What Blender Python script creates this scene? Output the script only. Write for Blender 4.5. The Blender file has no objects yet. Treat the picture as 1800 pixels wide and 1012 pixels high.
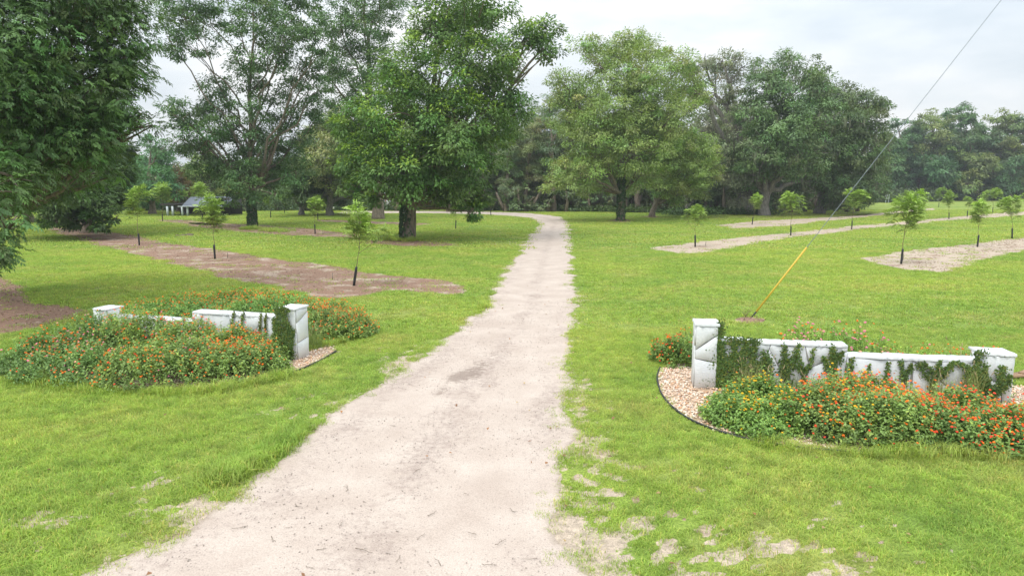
import bpy, math, random
import numpy as np
from mathutils import Vector, Matrix
from mathutils.geometry import tessellate_polygon
R = math.radians
rng = np.random.default_rng(11); random.seed(11)
sc = bpy.context.scene; C = sc.collection
pi = math.pi

# ------------------------------------------------ camera, sky, sun, exposure
F = 1216.0; CH = 4.4; HOR = 325.0
PITCH = math.atan((506 - HOR) / F)
cd = bpy.data.cameras.new('camera'); cam = bpy.data.objects.new('camera', cd); C.objects.link(cam)
cam.location = (0, 0, CH); cam.rotation_euler = (pi / 2 - PITCH, 0, 0)
cd.sensor_width = 36; cd.lens = 36 * F / 1800; cd.clip_end = 3000; cd.clip_start = .1
sc.camera = cam
SUN_EL, SUN_AZ = R(58), R(-140)          # azimuth clockwise from +Y: the light comes from behind the camera, left
w = bpy.data.worlds.new('World'); sc.world = w; w.use_nodes = True
nt = w.node_tree; nt.nodes.clear()
def N(nt, t, **k):
    n = nt.nodes.new(t)
    for a, b in k.items():
        if a == 'I':
            for i, v in b.items():
                if hasattr(v, 'is_output'): nt.links.new(v, n.inputs[i])
                else: n.inputs[i].default_value = v
        else: setattr(n, a, b)
    return n
def ramp(nt, fac, stops, mode='LINEAR'):
    n = N(nt, 'ShaderNodeValToRGB', I={0: fac}); n.color_ramp.interpolation = mode
    e = n.color_ramp.elements
    while len(e) < len(stops): e.new(.5)
    for el, (p, c) in zip(e, stops): el.position = p; el.color = (*c, 1) if len(c) == 3 else c
    return n.outputs[0]
def mixc(nt, f, a, b, bt='MIX'):
    n = nt.nodes.new('ShaderNodeMix'); n.data_type = 'RGBA'; n.blend_type = bt
    for i, v in ((0, f), (6, a), (7, b)):
        if hasattr(v, 'is_output'): nt.links.new(v, n.inputs[i])
        else: n.inputs[i].default_value = v if i == 0 else ((*v, 1) if len(v) == 3 else v)
    return n.outputs[2]
def mth(nt, op, a, b=0., c=0.):
    n = N(nt, 'ShaderNodeMath', operation=op, I={0: a, 1: b, 2: c}); return n.outputs[0]
def noise(nt, vec, scale, detail=3, rough=.55):
    return N(nt, 'ShaderNodeTexNoise', I={'Vector': vec, 'Scale': scale, 'Detail': detail, 'Roughness': rough}).outputs[0]
sky = N(nt, 'ShaderNodeTexSky', sky_type='NISHITA', sun_disc=False, sun_elevation=SUN_EL, sun_rotation=SUN_AZ)
b1 = N(nt, 'ShaderNodeBackground', I={0: sky.outputs[0], 1: .08})
tc = N(nt, 'ShaderNodeTexCoord')
sp = N(nt, 'ShaderNodeSeparateXYZ', I={0: tc.outputs['Generated']})
mp = N(nt, 'ShaderNodeMapping', I={0: tc.outputs['Generated'], 3: (1., 1., 3.2)})
n1 = noise(nt, mp.outputs[0], 2.1, 5, .55)
cl = ramp(nt, n1, [(.36, (.65, .725, .79)), (.5, (.81, .86, .90)), (.63, (1.0, 1.0, 1.0))])
# an overcast sky brightens steadily from horizon to zenith
lum = mth(nt, 'MULTIPLY_ADD', mth(nt, 'MAXIMUM', sp.outputs[2], 0.), 1.5, .76)
b2 = N(nt, 'ShaderNodeBackground', I={0: cl, 1: lum})
mx = N(nt, 'ShaderNodeMixShader', I={0: .9, 1: b1.outputs[0], 2: b2.outputs[0]})
N(nt, 'ShaderNodeOutputWorld', I={0: mx.outputs[0]})
sl = bpy.data.lights.new('sun', 'SUN'); sl.energy = 1.5; sl.angle = R(24); sl.color = (1, .96, .89)
so = bpy.data.objects.new('sun', sl); C.objects.link(so)
sd = Vector((math.sin(SUN_AZ) * math.cos(SUN_EL), math.cos(SUN_AZ) * math.cos(SUN_EL), math.sin(SUN_EL)))
so.rotation_euler = (-sd).to_track_quat('-Z', 'Y').to_euler(); so.location = (-30, -30, 60)
sc.view_settings.view_transform = 'Standard'; sc.view_settings.look = 'None'
sc.view_settings.exposure = 0.28; sc.view_settings.gamma = 1; sc.view_settings.use_curve_mapping = False
sc.cycles.max_bounces = 6; sc.cycles.diffuse_bounces = 3; sc.cycles.transmission_bounces = 3
sc.cycles.transparent_max_bounces = 4

# ------------------------------------------------ measuring helpers
cp, sp_ = math.cos(PITCH), math.sin(PITCH)
def ray(px, py):
    u = (px - 900) / F; v = -(py - 506) / F
    return np.array([u, cp + v * sp_, -sp_ + v * cp])
def G(px, py):                              # point of the flat ground seen at that spot of the photo
    d = ray(px, py); t = -CH / d[2]
    return np.array([d[0] * t, d[1] * t, 0.])
def P(px, py, Y):                           # point at distance Y
    d = ray(px, py); t = Y / d[1]
    return np.array([d[0] * t, Y, CH + d[2] * t])
def GL(pts): return np.array([G(*p)[:2] for p in pts])
_tab = np.random.default_rng(5).random((256, 256))
def vn(x, y):
    x = np.asarray(x, float); y = np.asarray(y, float)
    xi = np.floor(x).astype(int); yi = np.floor(y).astype(int); fx = x - xi; fy = y - yi
    fx = fx * fx * (3 - 2 * fx); fy = fy * fy * (3 - 2 * fy)
    a = _tab[xi & 255, yi & 255]; b = _tab[(xi + 1) & 255, yi & 255]; c = _tab[xi & 255, (yi + 1) & 255]; d = _tab[(xi + 1) & 255, (yi + 1) & 255]
    return (a * (1 - fx) + b * fx) * (1 - fy) + (c * (1 - fx) + d * fx) * fy
def fbm(x, y, s, o=4):
    r = 0; a = .5; t = 0
    for i in range(o): r = r + a * vn(x * s + 17.3 * i, y * s + 5.1 * i); t += a; s *= 2.03; a *= .55
    return r / t
def inpoly(x, y, poly):
    r = np.zeros(x.shape, bool); n = len(poly); j = n - 1
    for i in range(n):
        xi, yi = poly[i]; xj, yj = poly[j]
        c = ((yi > y) != (yj > y)); r ^= c & (x < (xj - xi) * (y - yi) / (yj - yi + 1e-12) + xi); j = i
    return r
def pdist(x, y, pts, closed=False):
    d = np.full(x.shape, 1e9); n = len(pts)
    for i in range(n if closed else n - 1):
        ax, ay = pts[i]; bx, by = pts[(i + 1) % n]; vx, vy = bx - ax, by - ay
        t = np.clip(((x - ax) * vx + (y - ay) * vy) / (vx * vx + vy * vy + 1e-9), 0, 1)
        d = np.minimum(d, np.hypot(x - ax - t * vx, y - ay - t * vy))
    return d
def unit(v): return v / (np.linalg.norm(v, axis=-1, keepdims=True) + 1e-9)
def rdir(n): return unit(rng.normal(size=(n, 3)))

# ------------------------------------------------ mesh helpers
class MB:
    def __init__(s): s.V = []; s.Q = []; s.T = []; s.c = []; s.n = 0
    def add(s, V, Q=None, T=None, col=None):
        V = np.asarray(V, float).reshape(-1, 3)
        if Q is not None and len(Q): s.Q.append(np.asarray(Q, int).reshape(-1, 4) + s.n)
        if T is not None and len(T): s.T.append(np.asarray(T, int).reshape(-1, 3) + s.n)
        c = np.ones((len(V), 3)) if col is None else np.broadcast_to(np.asarray(col, float), (len(V), 3))
        s.V.append(V); s.c.append(c); s.n += len(V)
    def box(s, c, size, rz=0, col=None):
        x, y, z = np.array(size) / 2
        v = np.array([(a * x, b * y, d * z) for d in (-1, 1) for a, b in ((-1, -1), (1, -1), (1, 1), (-1, 1))])
        ca, sa = math.cos(rz), math.sin(rz)
        v = np.stack([v[:, 0] * ca - v[:, 1] * sa, v[:, 0] * sa + v[:, 1] * ca, v[:, 2]], 1) + np.array(c)
        s.add(v, [(3, 2, 1, 0), (4, 5, 6, 7), (0, 1, 5, 4), (1, 2, 6, 5), (2, 3, 7, 6), (3, 0, 4, 7)], col=col)
    def tube(s, pts, rad, k=6, col=None, cap=True):
        pts = np.asarray(pts, float); m = len(pts); rad = np.broadcast_to(rad, (m,))
        t = unit(np.gradient(pts, axis=0)); ref = np.array([0.31, .95, .05]) if abs(t[0][2]) > .5 else np.array([.05, .1, 1.])
        a = unit(np.cross(t, ref)); b = np.cross(t, a); an = np.linspace(0, 2 * pi, k, endpoint=False)
        V = pts[:, None] + rad[:, None, None] * (a[:, None] * np.cos(an)[None, :, None] + b[:, None] * np.sin(an)[None, :, None])
        i = np.arange(m - 1)[:, None] * k; j = np.arange(k)[None]; j2 = (j + 1) % k
        Q = np.stack([i + j, i + j2, i + k + j2, i + k + j], -1).reshape(-1, 4)
        V = V.reshape(-1, 3); T = []
        if cap:
            V = np.vstack([V, pts[-1] + t[-1] * rad[-1] * .5, pts[0]])
            e = (m - 1) * k
            T = [(e + q, e + (q + 1) % k, m * k) for q in range(k)] + [((q + 1) % k, q, m * k + 1) for q in range(k)]
        s.add(V, Q, T, col)
    def build(s, name, mat, parent=None, smooth=False, loc=None, link=True):
        V = np.concatenate(s.V); c = np.concatenate(s.c)
        Q = np.concatenate(s.Q) if s.Q else np.zeros((0, 4), int); T = np.concatenate(s.T) if s.T else np.zeros((0, 3), int)
        if loc is not None: V = V - np.array(loc)
        me = bpy.data.meshes.new(name); me.vertices.add(len(V)); me.vertices.foreach_set('co', V.astype(np.float32).ravel())
        nl = Q.size + T.size; me.loops.add(nl); me.loops.foreach_set('vertex_index', np.concatenate([Q.ravel(), T.ravel()]).astype(np.int32))
        npol = len(Q) + len(T); me.polygons.add(npol)
        me.polygons.foreach_set('loop_start', np.concatenate([np.arange(len(Q)) * 4, Q.size + np.arange(len(T)) * 3]).astype(np.int32))
        me.polygons.foreach_set('loop_total', np.concatenate([np.full(len(Q), 4), np.full(len(T), 3)]).astype(np.int32))
        if smooth: me.polygons.foreach_set('use_smooth', np.ones(npol, bool))
        at = me.color_attributes.new('tint', 'FLOAT_COLOR', 'POINT')
        at.data.foreach_set('color', np.concatenate([c, np.ones((len(c), 1))], 1).astype(np.float32).ravel())
        me.update(calc_edges=True)
        me.materials.append(mat)
        o = bpy.data.objects.new(name, me)
        if link: C.objects.link(o)
        if parent: o.parent = parent
        if loc is not None: o.location = loc if parent is None else Vector(loc) - parent.location
        return o
def tag(o, label=None, cat=None, group=None, kind=None):
    for k, v in (('label', label), ('category', cat), ('group', group), ('kind', kind)):
        if v: o[k] = v
    return o
def empty(name, loc, label, cat, group=None, rz=0):
    o = bpy.data.objects.new(name, None); C.objects.link(o); o.location = loc; o.rotation_euler = (0, 0, rz); o.empty_display_size = .3
    return tag(o, label, cat, group)
def part(mb, name, mat, root, smooth=False):        # mb given in world coordinates, root an unrotated Empty
    o = mb.build(name, mat, None, smooth, loc=tuple(root.location)); o.parent = root; o.location = (0, 0, 0); return o

# ------------------------------------------------ materials
def newmat(name):
    m = bpy.data.materials.new(name); m.use_nodes = True; t = m.node_tree; t.nodes.clear(); return m, t
def finish(t, bsdf): N(t, 'ShaderNodeOutputMaterial', I={0: bsdf})
def wpos(t): return N(t, 'ShaderNodeNewGeometry').outputs['Position']
def opos(t): return N(t, 'ShaderNodeTexCoord').outputs['Object']
def bump(t, h, s, d=.02): return N(t, 'ShaderNodeBump', I={'Height': h, 'Strength': s, 'Distance': d}).outputs[0]
def simple(name, col, rough=.7, var=.25, scale=6, metal=0, bmp=.3, bs=40, bd=.01):
    m, t = newmat(name); p = opos(t)
    f = noise(t, p, scale, 4)
    c = mixc(t, f, tuple(x * (1 - var) for x in col), tuple(min(1, x * (1 + var)) for x in col))
    b = N(t, 'ShaderNodeBsdfPrincipled', I={'Base Color': c, 'Roughness': rough, 'Metallic': metal, 'Normal': bump(t, noise(t, p, bs, 3), bmp, bd)})
    finish(t, b.outputs[0]); return m
def leafmat(name, trans=.2, rough=.5, spec=.35):
    m, t = newmat(name)
    a = N(t, 'ShaderNodeAttribute', attribute_name='tint').outputs[0]
    p = wpos(t); f = noise(t, p, 1.7, 2)
    c = mixc(t, 1., a, ramp(t, f, [(.3, (.8, .8, .8)), (.7, (1.2, 1.18, 1.1))]), 'MULTIPLY')
    b = N(t, 'ShaderNodeBsdfPrincipled', I={'Base Color': c, 'Roughness': rough, 'Specular IOR Level': spec})
    tr = N(t, 'ShaderNodeBsdfTranslucent', I={0: mixc(t, 1., c, (1.25, 1.25, .7), 'MULTIPLY')})
    mx = N(t, 'ShaderNodeMixShader', I={0: trans, 1: b.outputs[0], 2: tr.outputs[0]})
    finish(t, mx.outputs[0]); return m
M = {}
M['leaf'] = leafmat('leaf'); M['petal'] = leafmat('petal', .2, .6, .2)
def lawn_colour(t, p):                                    # the same colour field on the lawn sheet and on the blades
    big = noise(t, p, .075, 3, .6); mid = noise(t, p, .42, 4, .6); fine = noise(t, p, 3.1, 3, .6)
    c = mixc(t, ramp(t, big, [(.38, (0, 0, 0)), (.62, (1, 1, 1))]), (.272, .405, .080), (.365, .475, .095))
    c = mixc(t, mth(t, 'MULTIPLY', ramp(t, mid, [(.48, (0, 0, 0)), (.70, (1, 1, 1))]), .6), c, (.45, .45, .15))
    c = mixc(t, mth(t, 'MULTIPLY', ramp(t, mid, [(.3, (1, 1, 1)), (.46, (0, 0, 0))]), .55), c, (.19, .33, .062))
    return mixc(t, 1., c, ramp(t, fine, [(.3, (.72, .74, .7)), (.7, (1.2, 1.18, 1.15))]), 'MULTIPLY')
def soilc(t, p, light=.4):
    n1 = noise(t, p, .7, 5, .65); n2 = noise(t, p, 9, 4, .7); n3 = noise(t, p, 45, 2, .6)
    c = mixc(t, ramp(t, n1, [(.62 - light * .42, (0, 0, 0)), (.74 - light * .34, (1, 1, 1))]), (.290, .188, .138), (.50, .415, .33))
    c = mixc(t, 1., c, ramp(t, n2, [(.3, (.6, .6, .6)), (.68, (1.22, 1.2, 1.18))]), 'MULTIPLY')
    return mixc(t, 1., c, ramp(t, n3, [(.3, (.75, .75, .75)), (.7, (1.2, 1.2, 1.2))]), 'MULTIPLY'), n2
def lawnmat():
    m, t = newmat('lawn'); p = wpos(t)
    c = lawn_colour(t, p)
    f = noise(t, p, 24, 3, .65); f2 = noise(t, p, 9, 3, .6)
    c = mixc(t, 1., c, ramp(t, f, [(.33, (.42, .44, .46)), (.66, (.92, .88, .9))]), 'MULTIPLY')
    s, h = soilc(t, p, .75)
    bare = N(t, 'ShaderNodeAttribute', attribute_name='tint')
    sx = N(t, 'ShaderNodeSeparateColor', I={0: bare.outputs[0]})
    k = mth(t, 'ADD', sx.outputs[0], mth(t, 'MULTIPLY', mth(t, 'SUBTRACT', mixc(t, .5, f2, noise(t, p, 3.3, 4, .6)), .5), 1.9))
    c = mixc(t, ramp(t, k, [(.47, (0, 0, 0)), (.6, (1, 1, 1))]), c, s)
    b = N(t, 'ShaderNodeBsdfPrincipled', I={'Base Color': c, 'Roughness': .9, 'Specular IOR Level': .1, 'Normal': bump(t, f, .7, .04)})
    finish(t, b.outputs[0]); return m
M['lawn'] = lawnmat()
def blademat():
    m, t = newmat('grass_blade'); p = wpos(t)
    c = lawn_colour(t, p); a = N(t, 'ShaderNodeAttribute', attribute_name='tint').outputs[0]
    c = mixc(t, 1., c, a, 'MULTIPLY')
    b = N(t, 'ShaderNodeBsdfPrincipled', I={'Base Color': c, 'Roughness': .6, 'Specular IOR Level': .25})
    tr = N(t, 'ShaderNodeBsdfTranslucent', I={0: mixc(t, 1., c, (1.3, 1.3, .8), 'MULTIPLY')})
    finish(t, N(t, 'ShaderNodeMixShader', I={0: .35, 1: b.outputs[0], 2: tr.outputs[0]}).outputs[0]); return m
M['blade'] = blademat()
def bedmat(name, light, green=.5):
    m, t = newmat(name); p = wpos(t); c, h = soilc(t, p, light)
    g = noise(t, p, 1.1, 5, .7)
    c = mixc(t, mth(t, 'MULTIPLY', ramp(t, g, [(.60, (0, 0, 0)), (.66, (1, 1, 1))]), green), c, (.15, .25, .05))
    b = N(t, 'ShaderNodeBsdfPrincipled', I={'Base Color': c, 'Roughness': .95, 'Specular IOR Level': .1, 'Normal': bump(t, h, .6, .05)})
    finish(t, b.outputs[0]); return m
M['bed'] = bedmat('mulch_soil', .26, .45); M['bed_sand'] = bedmat('sandy_soil', .78, .6); M['bed_dark'] = bedmat('dark_soil', .05, .5)
M['litter'] = simple('leaf_litter', (.15, .125, .075), .95, .6, 2.5, bmp=.6)
def drivemat():
    m, t = newmat('sandy_gravel'); p = wpos(t)
    a = N(t, 'ShaderNodeSeparateColor', I={0: N(t, 'ShaderNodeAttribute', attribute_name='tint').outputs[0]})
    damp, grav, edge = a.outputs[0], a.outputs[1], a.outputs[2]
    n1 = noise(t, p, .9, 5, .6); n2 = noise(t, p, 7, 5, .7); n3 = noise(t, p, 60, 2, .7)
    c = mixc(t, ramp(t, n1, [(.35, (0, 0, 0)), (.68, (1, 1, 1))]), (.455, .378, .325), (.545, .468, .408))
    gk = mth(t, 'ADD', grav, mth(t, 'MULTIPLY', mth(t, 'SUBTRACT', n2, .5), 1.3))
    c = mixc(t, mth(t, 'MULTIPLY', ramp(t, gk, [(.42, (0, 0, 0)), (.72, (1, 1, 1))]), .62), c, (.31, .245, .215))
    c = mixc(t, 1., c, ramp(t, n3, [(.3, (.8, .79, .78)), (.62, (1.1, 1.1, 1.1))]), 'MULTIPLY')
    vo = N(t, 'ShaderNodeTexVoronoi', I={'Vector': p, 'Scale': 26.})
    sc1 = N(t, 'ShaderNodeSeparateColor', I={0: vo.outputs['Color']})
    peb = mth(t, 'MULTIPLY', mth(t, 'GREATER_THAN', sc1.outputs[0], .78), mth(t, 'LESS_THAN', vo.outputs[0], .32))
    c = mixc(t, mth(t, 'MULTIPLY', peb, mth(t, 'MULTIPLY_ADD', gk, .6, .25)), c, (.20, .16, .15))
    dk = mth(t, 'ADD', damp, mth(t, 'MULTIPLY', mth(t, 'SUBTRACT', n2, .5), 1.3))
    c = mixc(t, mth(t, 'MULTIPLY', ramp(t, dk, [(.33, (0, 0, 0)), (.6, (1, 1, 1))]), .7), c, (.225, .175, .145))
    ek = mth(t, 'ADD', edge, mth(t, 'MULTIPLY', mth(t, 'SUBTRACT', n2, .5), .9))
    c = mixc(t, mth(t, 'MULTIPLY', ramp(t, ek, [(.55, (0, 0, 0)), (.9, (1, 1, 1))]), .6), c, (.25, .195, .14))
    h = mth(t, 'ADD', n2, mth(t, 'MULTIPLY', n3, .35))
    b = N(t, 'ShaderNodeBsdfPrincipled', I={'Base Color': c, 'Roughness': .92, 'Specular IOR Level': .15, 'Normal': bump(t, h, .55, .03)})
    finish(t, b.outputs[0]); return m
M['drive'] = drivemat()
def barkmat(name, a, b_, ivy=0):
    m, t = newmat(name); p = opos(t)
    mpn = N(t, 'ShaderNodeMapping', I={0: p, 3: (1, 1, .25)})
    f = noise(t, mpn.outputs[0], 7, 5, .7); c = mixc(t, ramp(t, f, [(.35, (0, 0, 0)), (.65, (1, 1, 1))]), a, b_)
    b = N(t, 'ShaderNodeBsdfPrincipled', I={'Base Color': c, 'Roughness': .95, 'Specular IOR Level': .1, 'Normal': bump(t, f, .9, .08)})
    finish(t, b.outputs[0]); return m
M['bark'] = barkmat('bark', (.13, .105, .08), (.31, .26, .205)); M['bark_grey'] = barkmat('bark_grey', (.13, .12, .105), (.32, .30, .27))
M['bark_red'] = barkmat('bark_pine', (.17, .13, .105), (.36, .29, .24))
def wallmat():
    m, t = newmat('white_painted_stone'); p = opos(t)
    n1 = noise(t, p, 2.2, 5, .6); n2 = noise(t, p, 26, 4, .6)
    c = mixc(t, ramp(t, n1, [(.35, (0, 0, 0)), (.7, (1, 1, 1))]), (.66, .68, .71), (.80, .81, .83))
    zs = N(t, 'ShaderNodeSeparateXYZ', I={0: wpos(t)}).outputs[2]
    mp2 = N(t, 'ShaderNodeMapping', I={0: p, 3: (9, 9, .8)}); st = noise(t, mp2.outputs[0], 1.6, 4, .7)
    k = mth(t, 'MULTIPLY', ramp(t, st, [(.52, (0, 0, 0)), (.72, (1, 1, 1))]), .14)
    c = mixc(t, k, c, (.38, .37, .33))
    low = N(t, 'ShaderNodeMapRange', I={0: zs, 1: .4, 2: .0, 3: 0., 4: .95}).outputs[0]
    c = mixc(t, mth(t, 'MULTIPLY', low, n1), c, (.33, .28, .21))
    b = N(t, 'ShaderNodeBsdfPrincipled', I={'Base Color': c, 'Roughness': .6, 'Normal': bump(t, mth(t, 'ADD', n2, mth(t, 'MULTIPLY', n1, 2.)), .5, .02)})
    finish(t, b.outputs[0]); return m
M['wall'] = wallmat()
M['joint'] = simple('grey_mortar', (.26, .25, .23), .9, .35, 5)
M['pebble'] = simple('grey_pebble', (.36, .31, .27), .9, .3, 5)
M['black'] = simple('black_plastic', (.018, .02, .024), .5, .4, 8)
M['yellow'] = simple('yellow_plastic', (.62, .42, .045), .5, .12, 3)
M['steel'] = simple('galvanised_steel', (.22, .25, .29), .45, .2, 10, .5)
M['wood'] = simple('weathered_wood', (.34, .22, .14), .9, .35, 6)
M['post'] = simple('grey_pole_wood', (.22, .19, .16), .9, .3, 5)
M['stem'] = simple('green_stem', (.12, .17, .05), .8, .3, 5)
M['stembrown'] = simple('brown_stem', (.22, .17, .10), .9, .3, 9)
M['roof'] = simple('blue_grey_shingle', (.15, .175, .22), .8, .2, 3, bs=8)
M['white'] = simple('white_paint', (.78, .78, .77), .5, .05, 3)
M['dark'] = simple('dark_boards', (.045, .042, .038), .9, .3, 3)
M['brick'] = simple('brick', (.42, .17, .09), .9, .2, 8)
M['glass'] = simple('window_glass', (.05, .06, .07), .1, .1, 3, bmp=0)
M['pale'] = simple('pale_metal', (.55, .6, .64), .5, .1, 4)
def stonemat():
    m, t = newmat('river_stone')
    a = N(t, 'ShaderNodeObjectInfo'); r = N(t, 'ShaderNodeTexWhiteNoise', noise_dimensions='3D', I={0: mixc(t, 1., N(t, 'ShaderNodeVectorMath', operation='SNAP', I={0: wpos(t), 1: (.045, .045, .3)}).outputs[0], (1, 1, 1), 'MULTIPLY')})
    c = ramp(t, r.outputs[0], [(0, (.60, .27, .13)), (.2, (.72, .46, .28)), (.5, (.80, .64, .48)), (.75, (.86, .78, .68)), (1, (.34, .22, .15))])
    c = mixc(t, .35, c, N(t, 'ShaderNodeAttribute', attribute_name='tint').outputs[0])
    b = N(t, 'ShaderNodeBsdfPrincipled', I={'Base Color': c, 'Roughness': .7}); finish(t, b.outputs[0]); return m
M['stone'] = stonemat()
M['gravelbed'] = simple('gravel_base', (.5, .36, .25), .95, .4, 18, bmp=.8, bs=45, bd=.03)

# ------------------------------------------------ regions of the ground
DL = [(-150, 1110), (150, 1012), (330, 935), (430, 865), (515, 787), (600, 722), (690, 665), (760, 610), (830, 560), (862, 530), (882, 490), (905, 455), (925, 420), (943, 402), (948, 392), (935, 384.5), (905, 380.3), (860, 377.5), (800, 375.5), (740, 375), (640, 375.2), (590, 375.4)]
DR = [(1130, 1110), (1040, 1012), (968, 935), (985, 865), (1000, 787), (1006, 722), (1000, 665), (1004, 610), (1003, 560), (1018, 528), (1005, 490), (1003, 455), (1002, 420), (1001, 402), (999, 390), (990, 382.4), (965, 377.6), (920, 374.3), (860, 372.2), (800, 371.3), (700, 371), (600, 371.2)]
dl, dr = GL(DL), GL(DR)
def resample(L, Rr, step):
    mid = (L + Rr) / 2; s = np.r_[0, np.cumsum(np.hypot(*np.diff(mid, axis=0).T))]
    out = [0.]
    while out[-1] < s[-1]: out.append(out[-1] + step(out[-1]))
    q = np.clip(np.array(out), 0, s[-1])
    f = lambda a: np.stack([np.interp(q, s, a[:, 0]), np.interp(q, s, a[:, 1])], 1)
    return f(L), f(Rr), q
def rs(a):                                         # light smoothing so the traced corners go soft
    b = a.copy(); b[1:-1] = (a[:-2] + 2 * a[1:-1] + a[2:]) / 4; return b
L_, R_, q_ = resample(dl, dr, lambda s: .11 if s < 32 else (.35 if s < 60 else .8))
for _ in range(14): L_, R_ = rs(L_), rs(R_)
al = fbm(q_, q_ * 0 + 3., .9, 5) - .5; ar = fbm(q_, q_ * 0 + 9., .9, 5) - .5
dd = unit(R_ - L_)
amp = np.clip(q_ / 60 + .75, 0, 1.3)[:, None]
L_ = L_ + dd * al[:, None] * amp; R_ = R_ + dd * ar[:, None] * amp
drive_poly = np.vstack([L_[::3], R_[::-1][::3]])
def rag(px, amp=.35, step=.3, world=False):
    p = np.asarray(px) if world else GL(px); out = []
    for i in range(len(p)):
        a, b = p[i], p[(i + 1) % len(p)]; n = max(2, int(np.hypot(*(b - a)) / step))
        for k in range(n):
            out.append(a + (b - a) * k / n)
    out = np.array(out)
    for _ in range(4): out = (np.roll(out, 1, 0) + 2 * out + np.roll(out, -1, 0)) / 4
    d = np.roll(out, -1, 0) - np.roll(out, 1, 0); nrm = unit(np.stack([d[:, 1], -d[:, 0]], 1))
    k = (fbm(out[:, 0], out[:, 1], .8, 5) - .5) * 2.6 * amp
    return out + nrm * k[:, None]
BEDS = [
 ('mulch_bed', 'bed', .5, [(75, 398), (150, 402), (240, 414), (290, 427), (400, 441), (480, 454), (560, 464), (650, 479), (720, 488), (780, 494), (812, 505), (822, 519), (800, 519), (740, 510), (680, 512), (620, 524), (560, 524), (480, 504), (400, 490), (330, 470), (250, 450), (170, 430), (110, 413)]),
 ('mulch_bed', 'bed', .4, [(335, 391), (430, 394), (480, 397), (560, 403), (625, 412), (630, 418), (580, 417), (480, 412), (400, 405), (330, 397)]),
 ('mulch_bed', 'bed_dark', .4, [(640, 421), (700, 421), (770, 425), (805, 430), (770, 434), (690, 432), (640, 427)]),
 ('mulch_bed', 'bed', .3, [(555, 386), (630, 388), (700, 391), (760, 393), (740, 396), (650, 394), (560, 390)]),
 ('mulch_bed', 'bed', .3, [(270, 386), (330, 387), (390, 393), (380, 397), (290, 391)]),
 ('mulch_bed', 'bed_dark', .5, [(-200, 470), (0, 478), (35, 500), (60, 532), (150, 541), (130, 556), (50, 582), (0, 588), (-200, 610)]),
 ('mulch_bed', 'bed_sand', .4, [(1138, 436), (1200, 428), (1300, 418), (1400, 408), (1500, 397), (1600, 388), (1700, 379), (1760, 374), (1880, 366), (1880, 373), (1750, 382), (1640, 390), (1560, 398), (1480, 408), (1400, 416), (1320, 430), (1240, 444), (1190, 445)]),
 ('mulch_bed', 'bed_sand', .5, [(1515, 455), (1580, 443), (1640, 435), (1720, 428), (1800, 416), (1900, 405), (1900, 421), (1800, 440), (1750, 452), (1700, 466), (1650, 480), (1600, 476), (1545, 464)]),
 ('mulch_bed', 'bed_sand', .4, [(1258, 396), (1330, 388), (1400, 385), (1480, 380), (1550, 373.5), (1640, 366), (1645, 369), (1560, 378), (1440, 390), (1380, 397), (1290, 402)]),
 ('mulch_bed', 'bed_dark', .2, [(1065, 388), (1090, 384), (1120, 388), (1090, 392)]),
 ('mulch_bed', 'bed_dark', .2, [(1125, 381), (1146, 379), (1168, 381), (1146, 383.5)]),
 ('mulch_bed', 'bed', .15, [(1288, 561), (1305, 556), (1335, 556), (1350, 562), (1335, 569), (1305, 569)]),
 ('mulch_bed', 'bed_sand', .15, [(1775, 655), (1830, 650), (1830, 668), (1785, 664)]),
]
BEDP = [rag(b[3], b[2], .3) for b in BEDS]
GRAV_R = GL([(1160, 647), (1154, 665), (1160, 690), (1175, 712), (1205, 736), (1250, 756), (1320, 776), (1400, 789), (1500, 797), (1620, 799), (1760, 801), (1880, 800), (1880, 690), (1740, 672), (1480, 668), (1240, 660), (1212, 640), (1185, 640)])
GRAV_L = GL([(40, 648), (90, 668), (200, 686), (330, 684), (430, 674), (480, 664), (520, 654), (560, 637), (592, 618), (585, 606), (545, 600), (300, 605), (120, 620)])

# ------------------------------------------------ walls: local frames
class Wall:
    def __init__(s, a, b): s.a = np.array(a[:2]); s.b = np.array(b[:2]); v = s.b - s.a; s.L = np.hypot(*v); s.u = v / s.L; s.n = np.array([s.u[1], -s.u[0]])  # n points to the camera side when u runs left to right
    def W(s, u, out, z): p = s.a + s.u * u + s.n * out; return np.array([p[0], p[1], z])
    def px(s, px, py, out=0.):            # where the line of sight meets the front plane
        d = ray(px, py); o = np.array([0, 0, CH]); a = s.a + s.n * out
        t = (a @ s.n) / (d[:2] @ s.n); h = d * t + o
        return (h[:2] - s.a) @ s.u, h[2]
WR = Wall(G(1217, 681), G(1776, 708)); WL = Wall(G(170, 604), G(526, 633))
TH = .42

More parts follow.
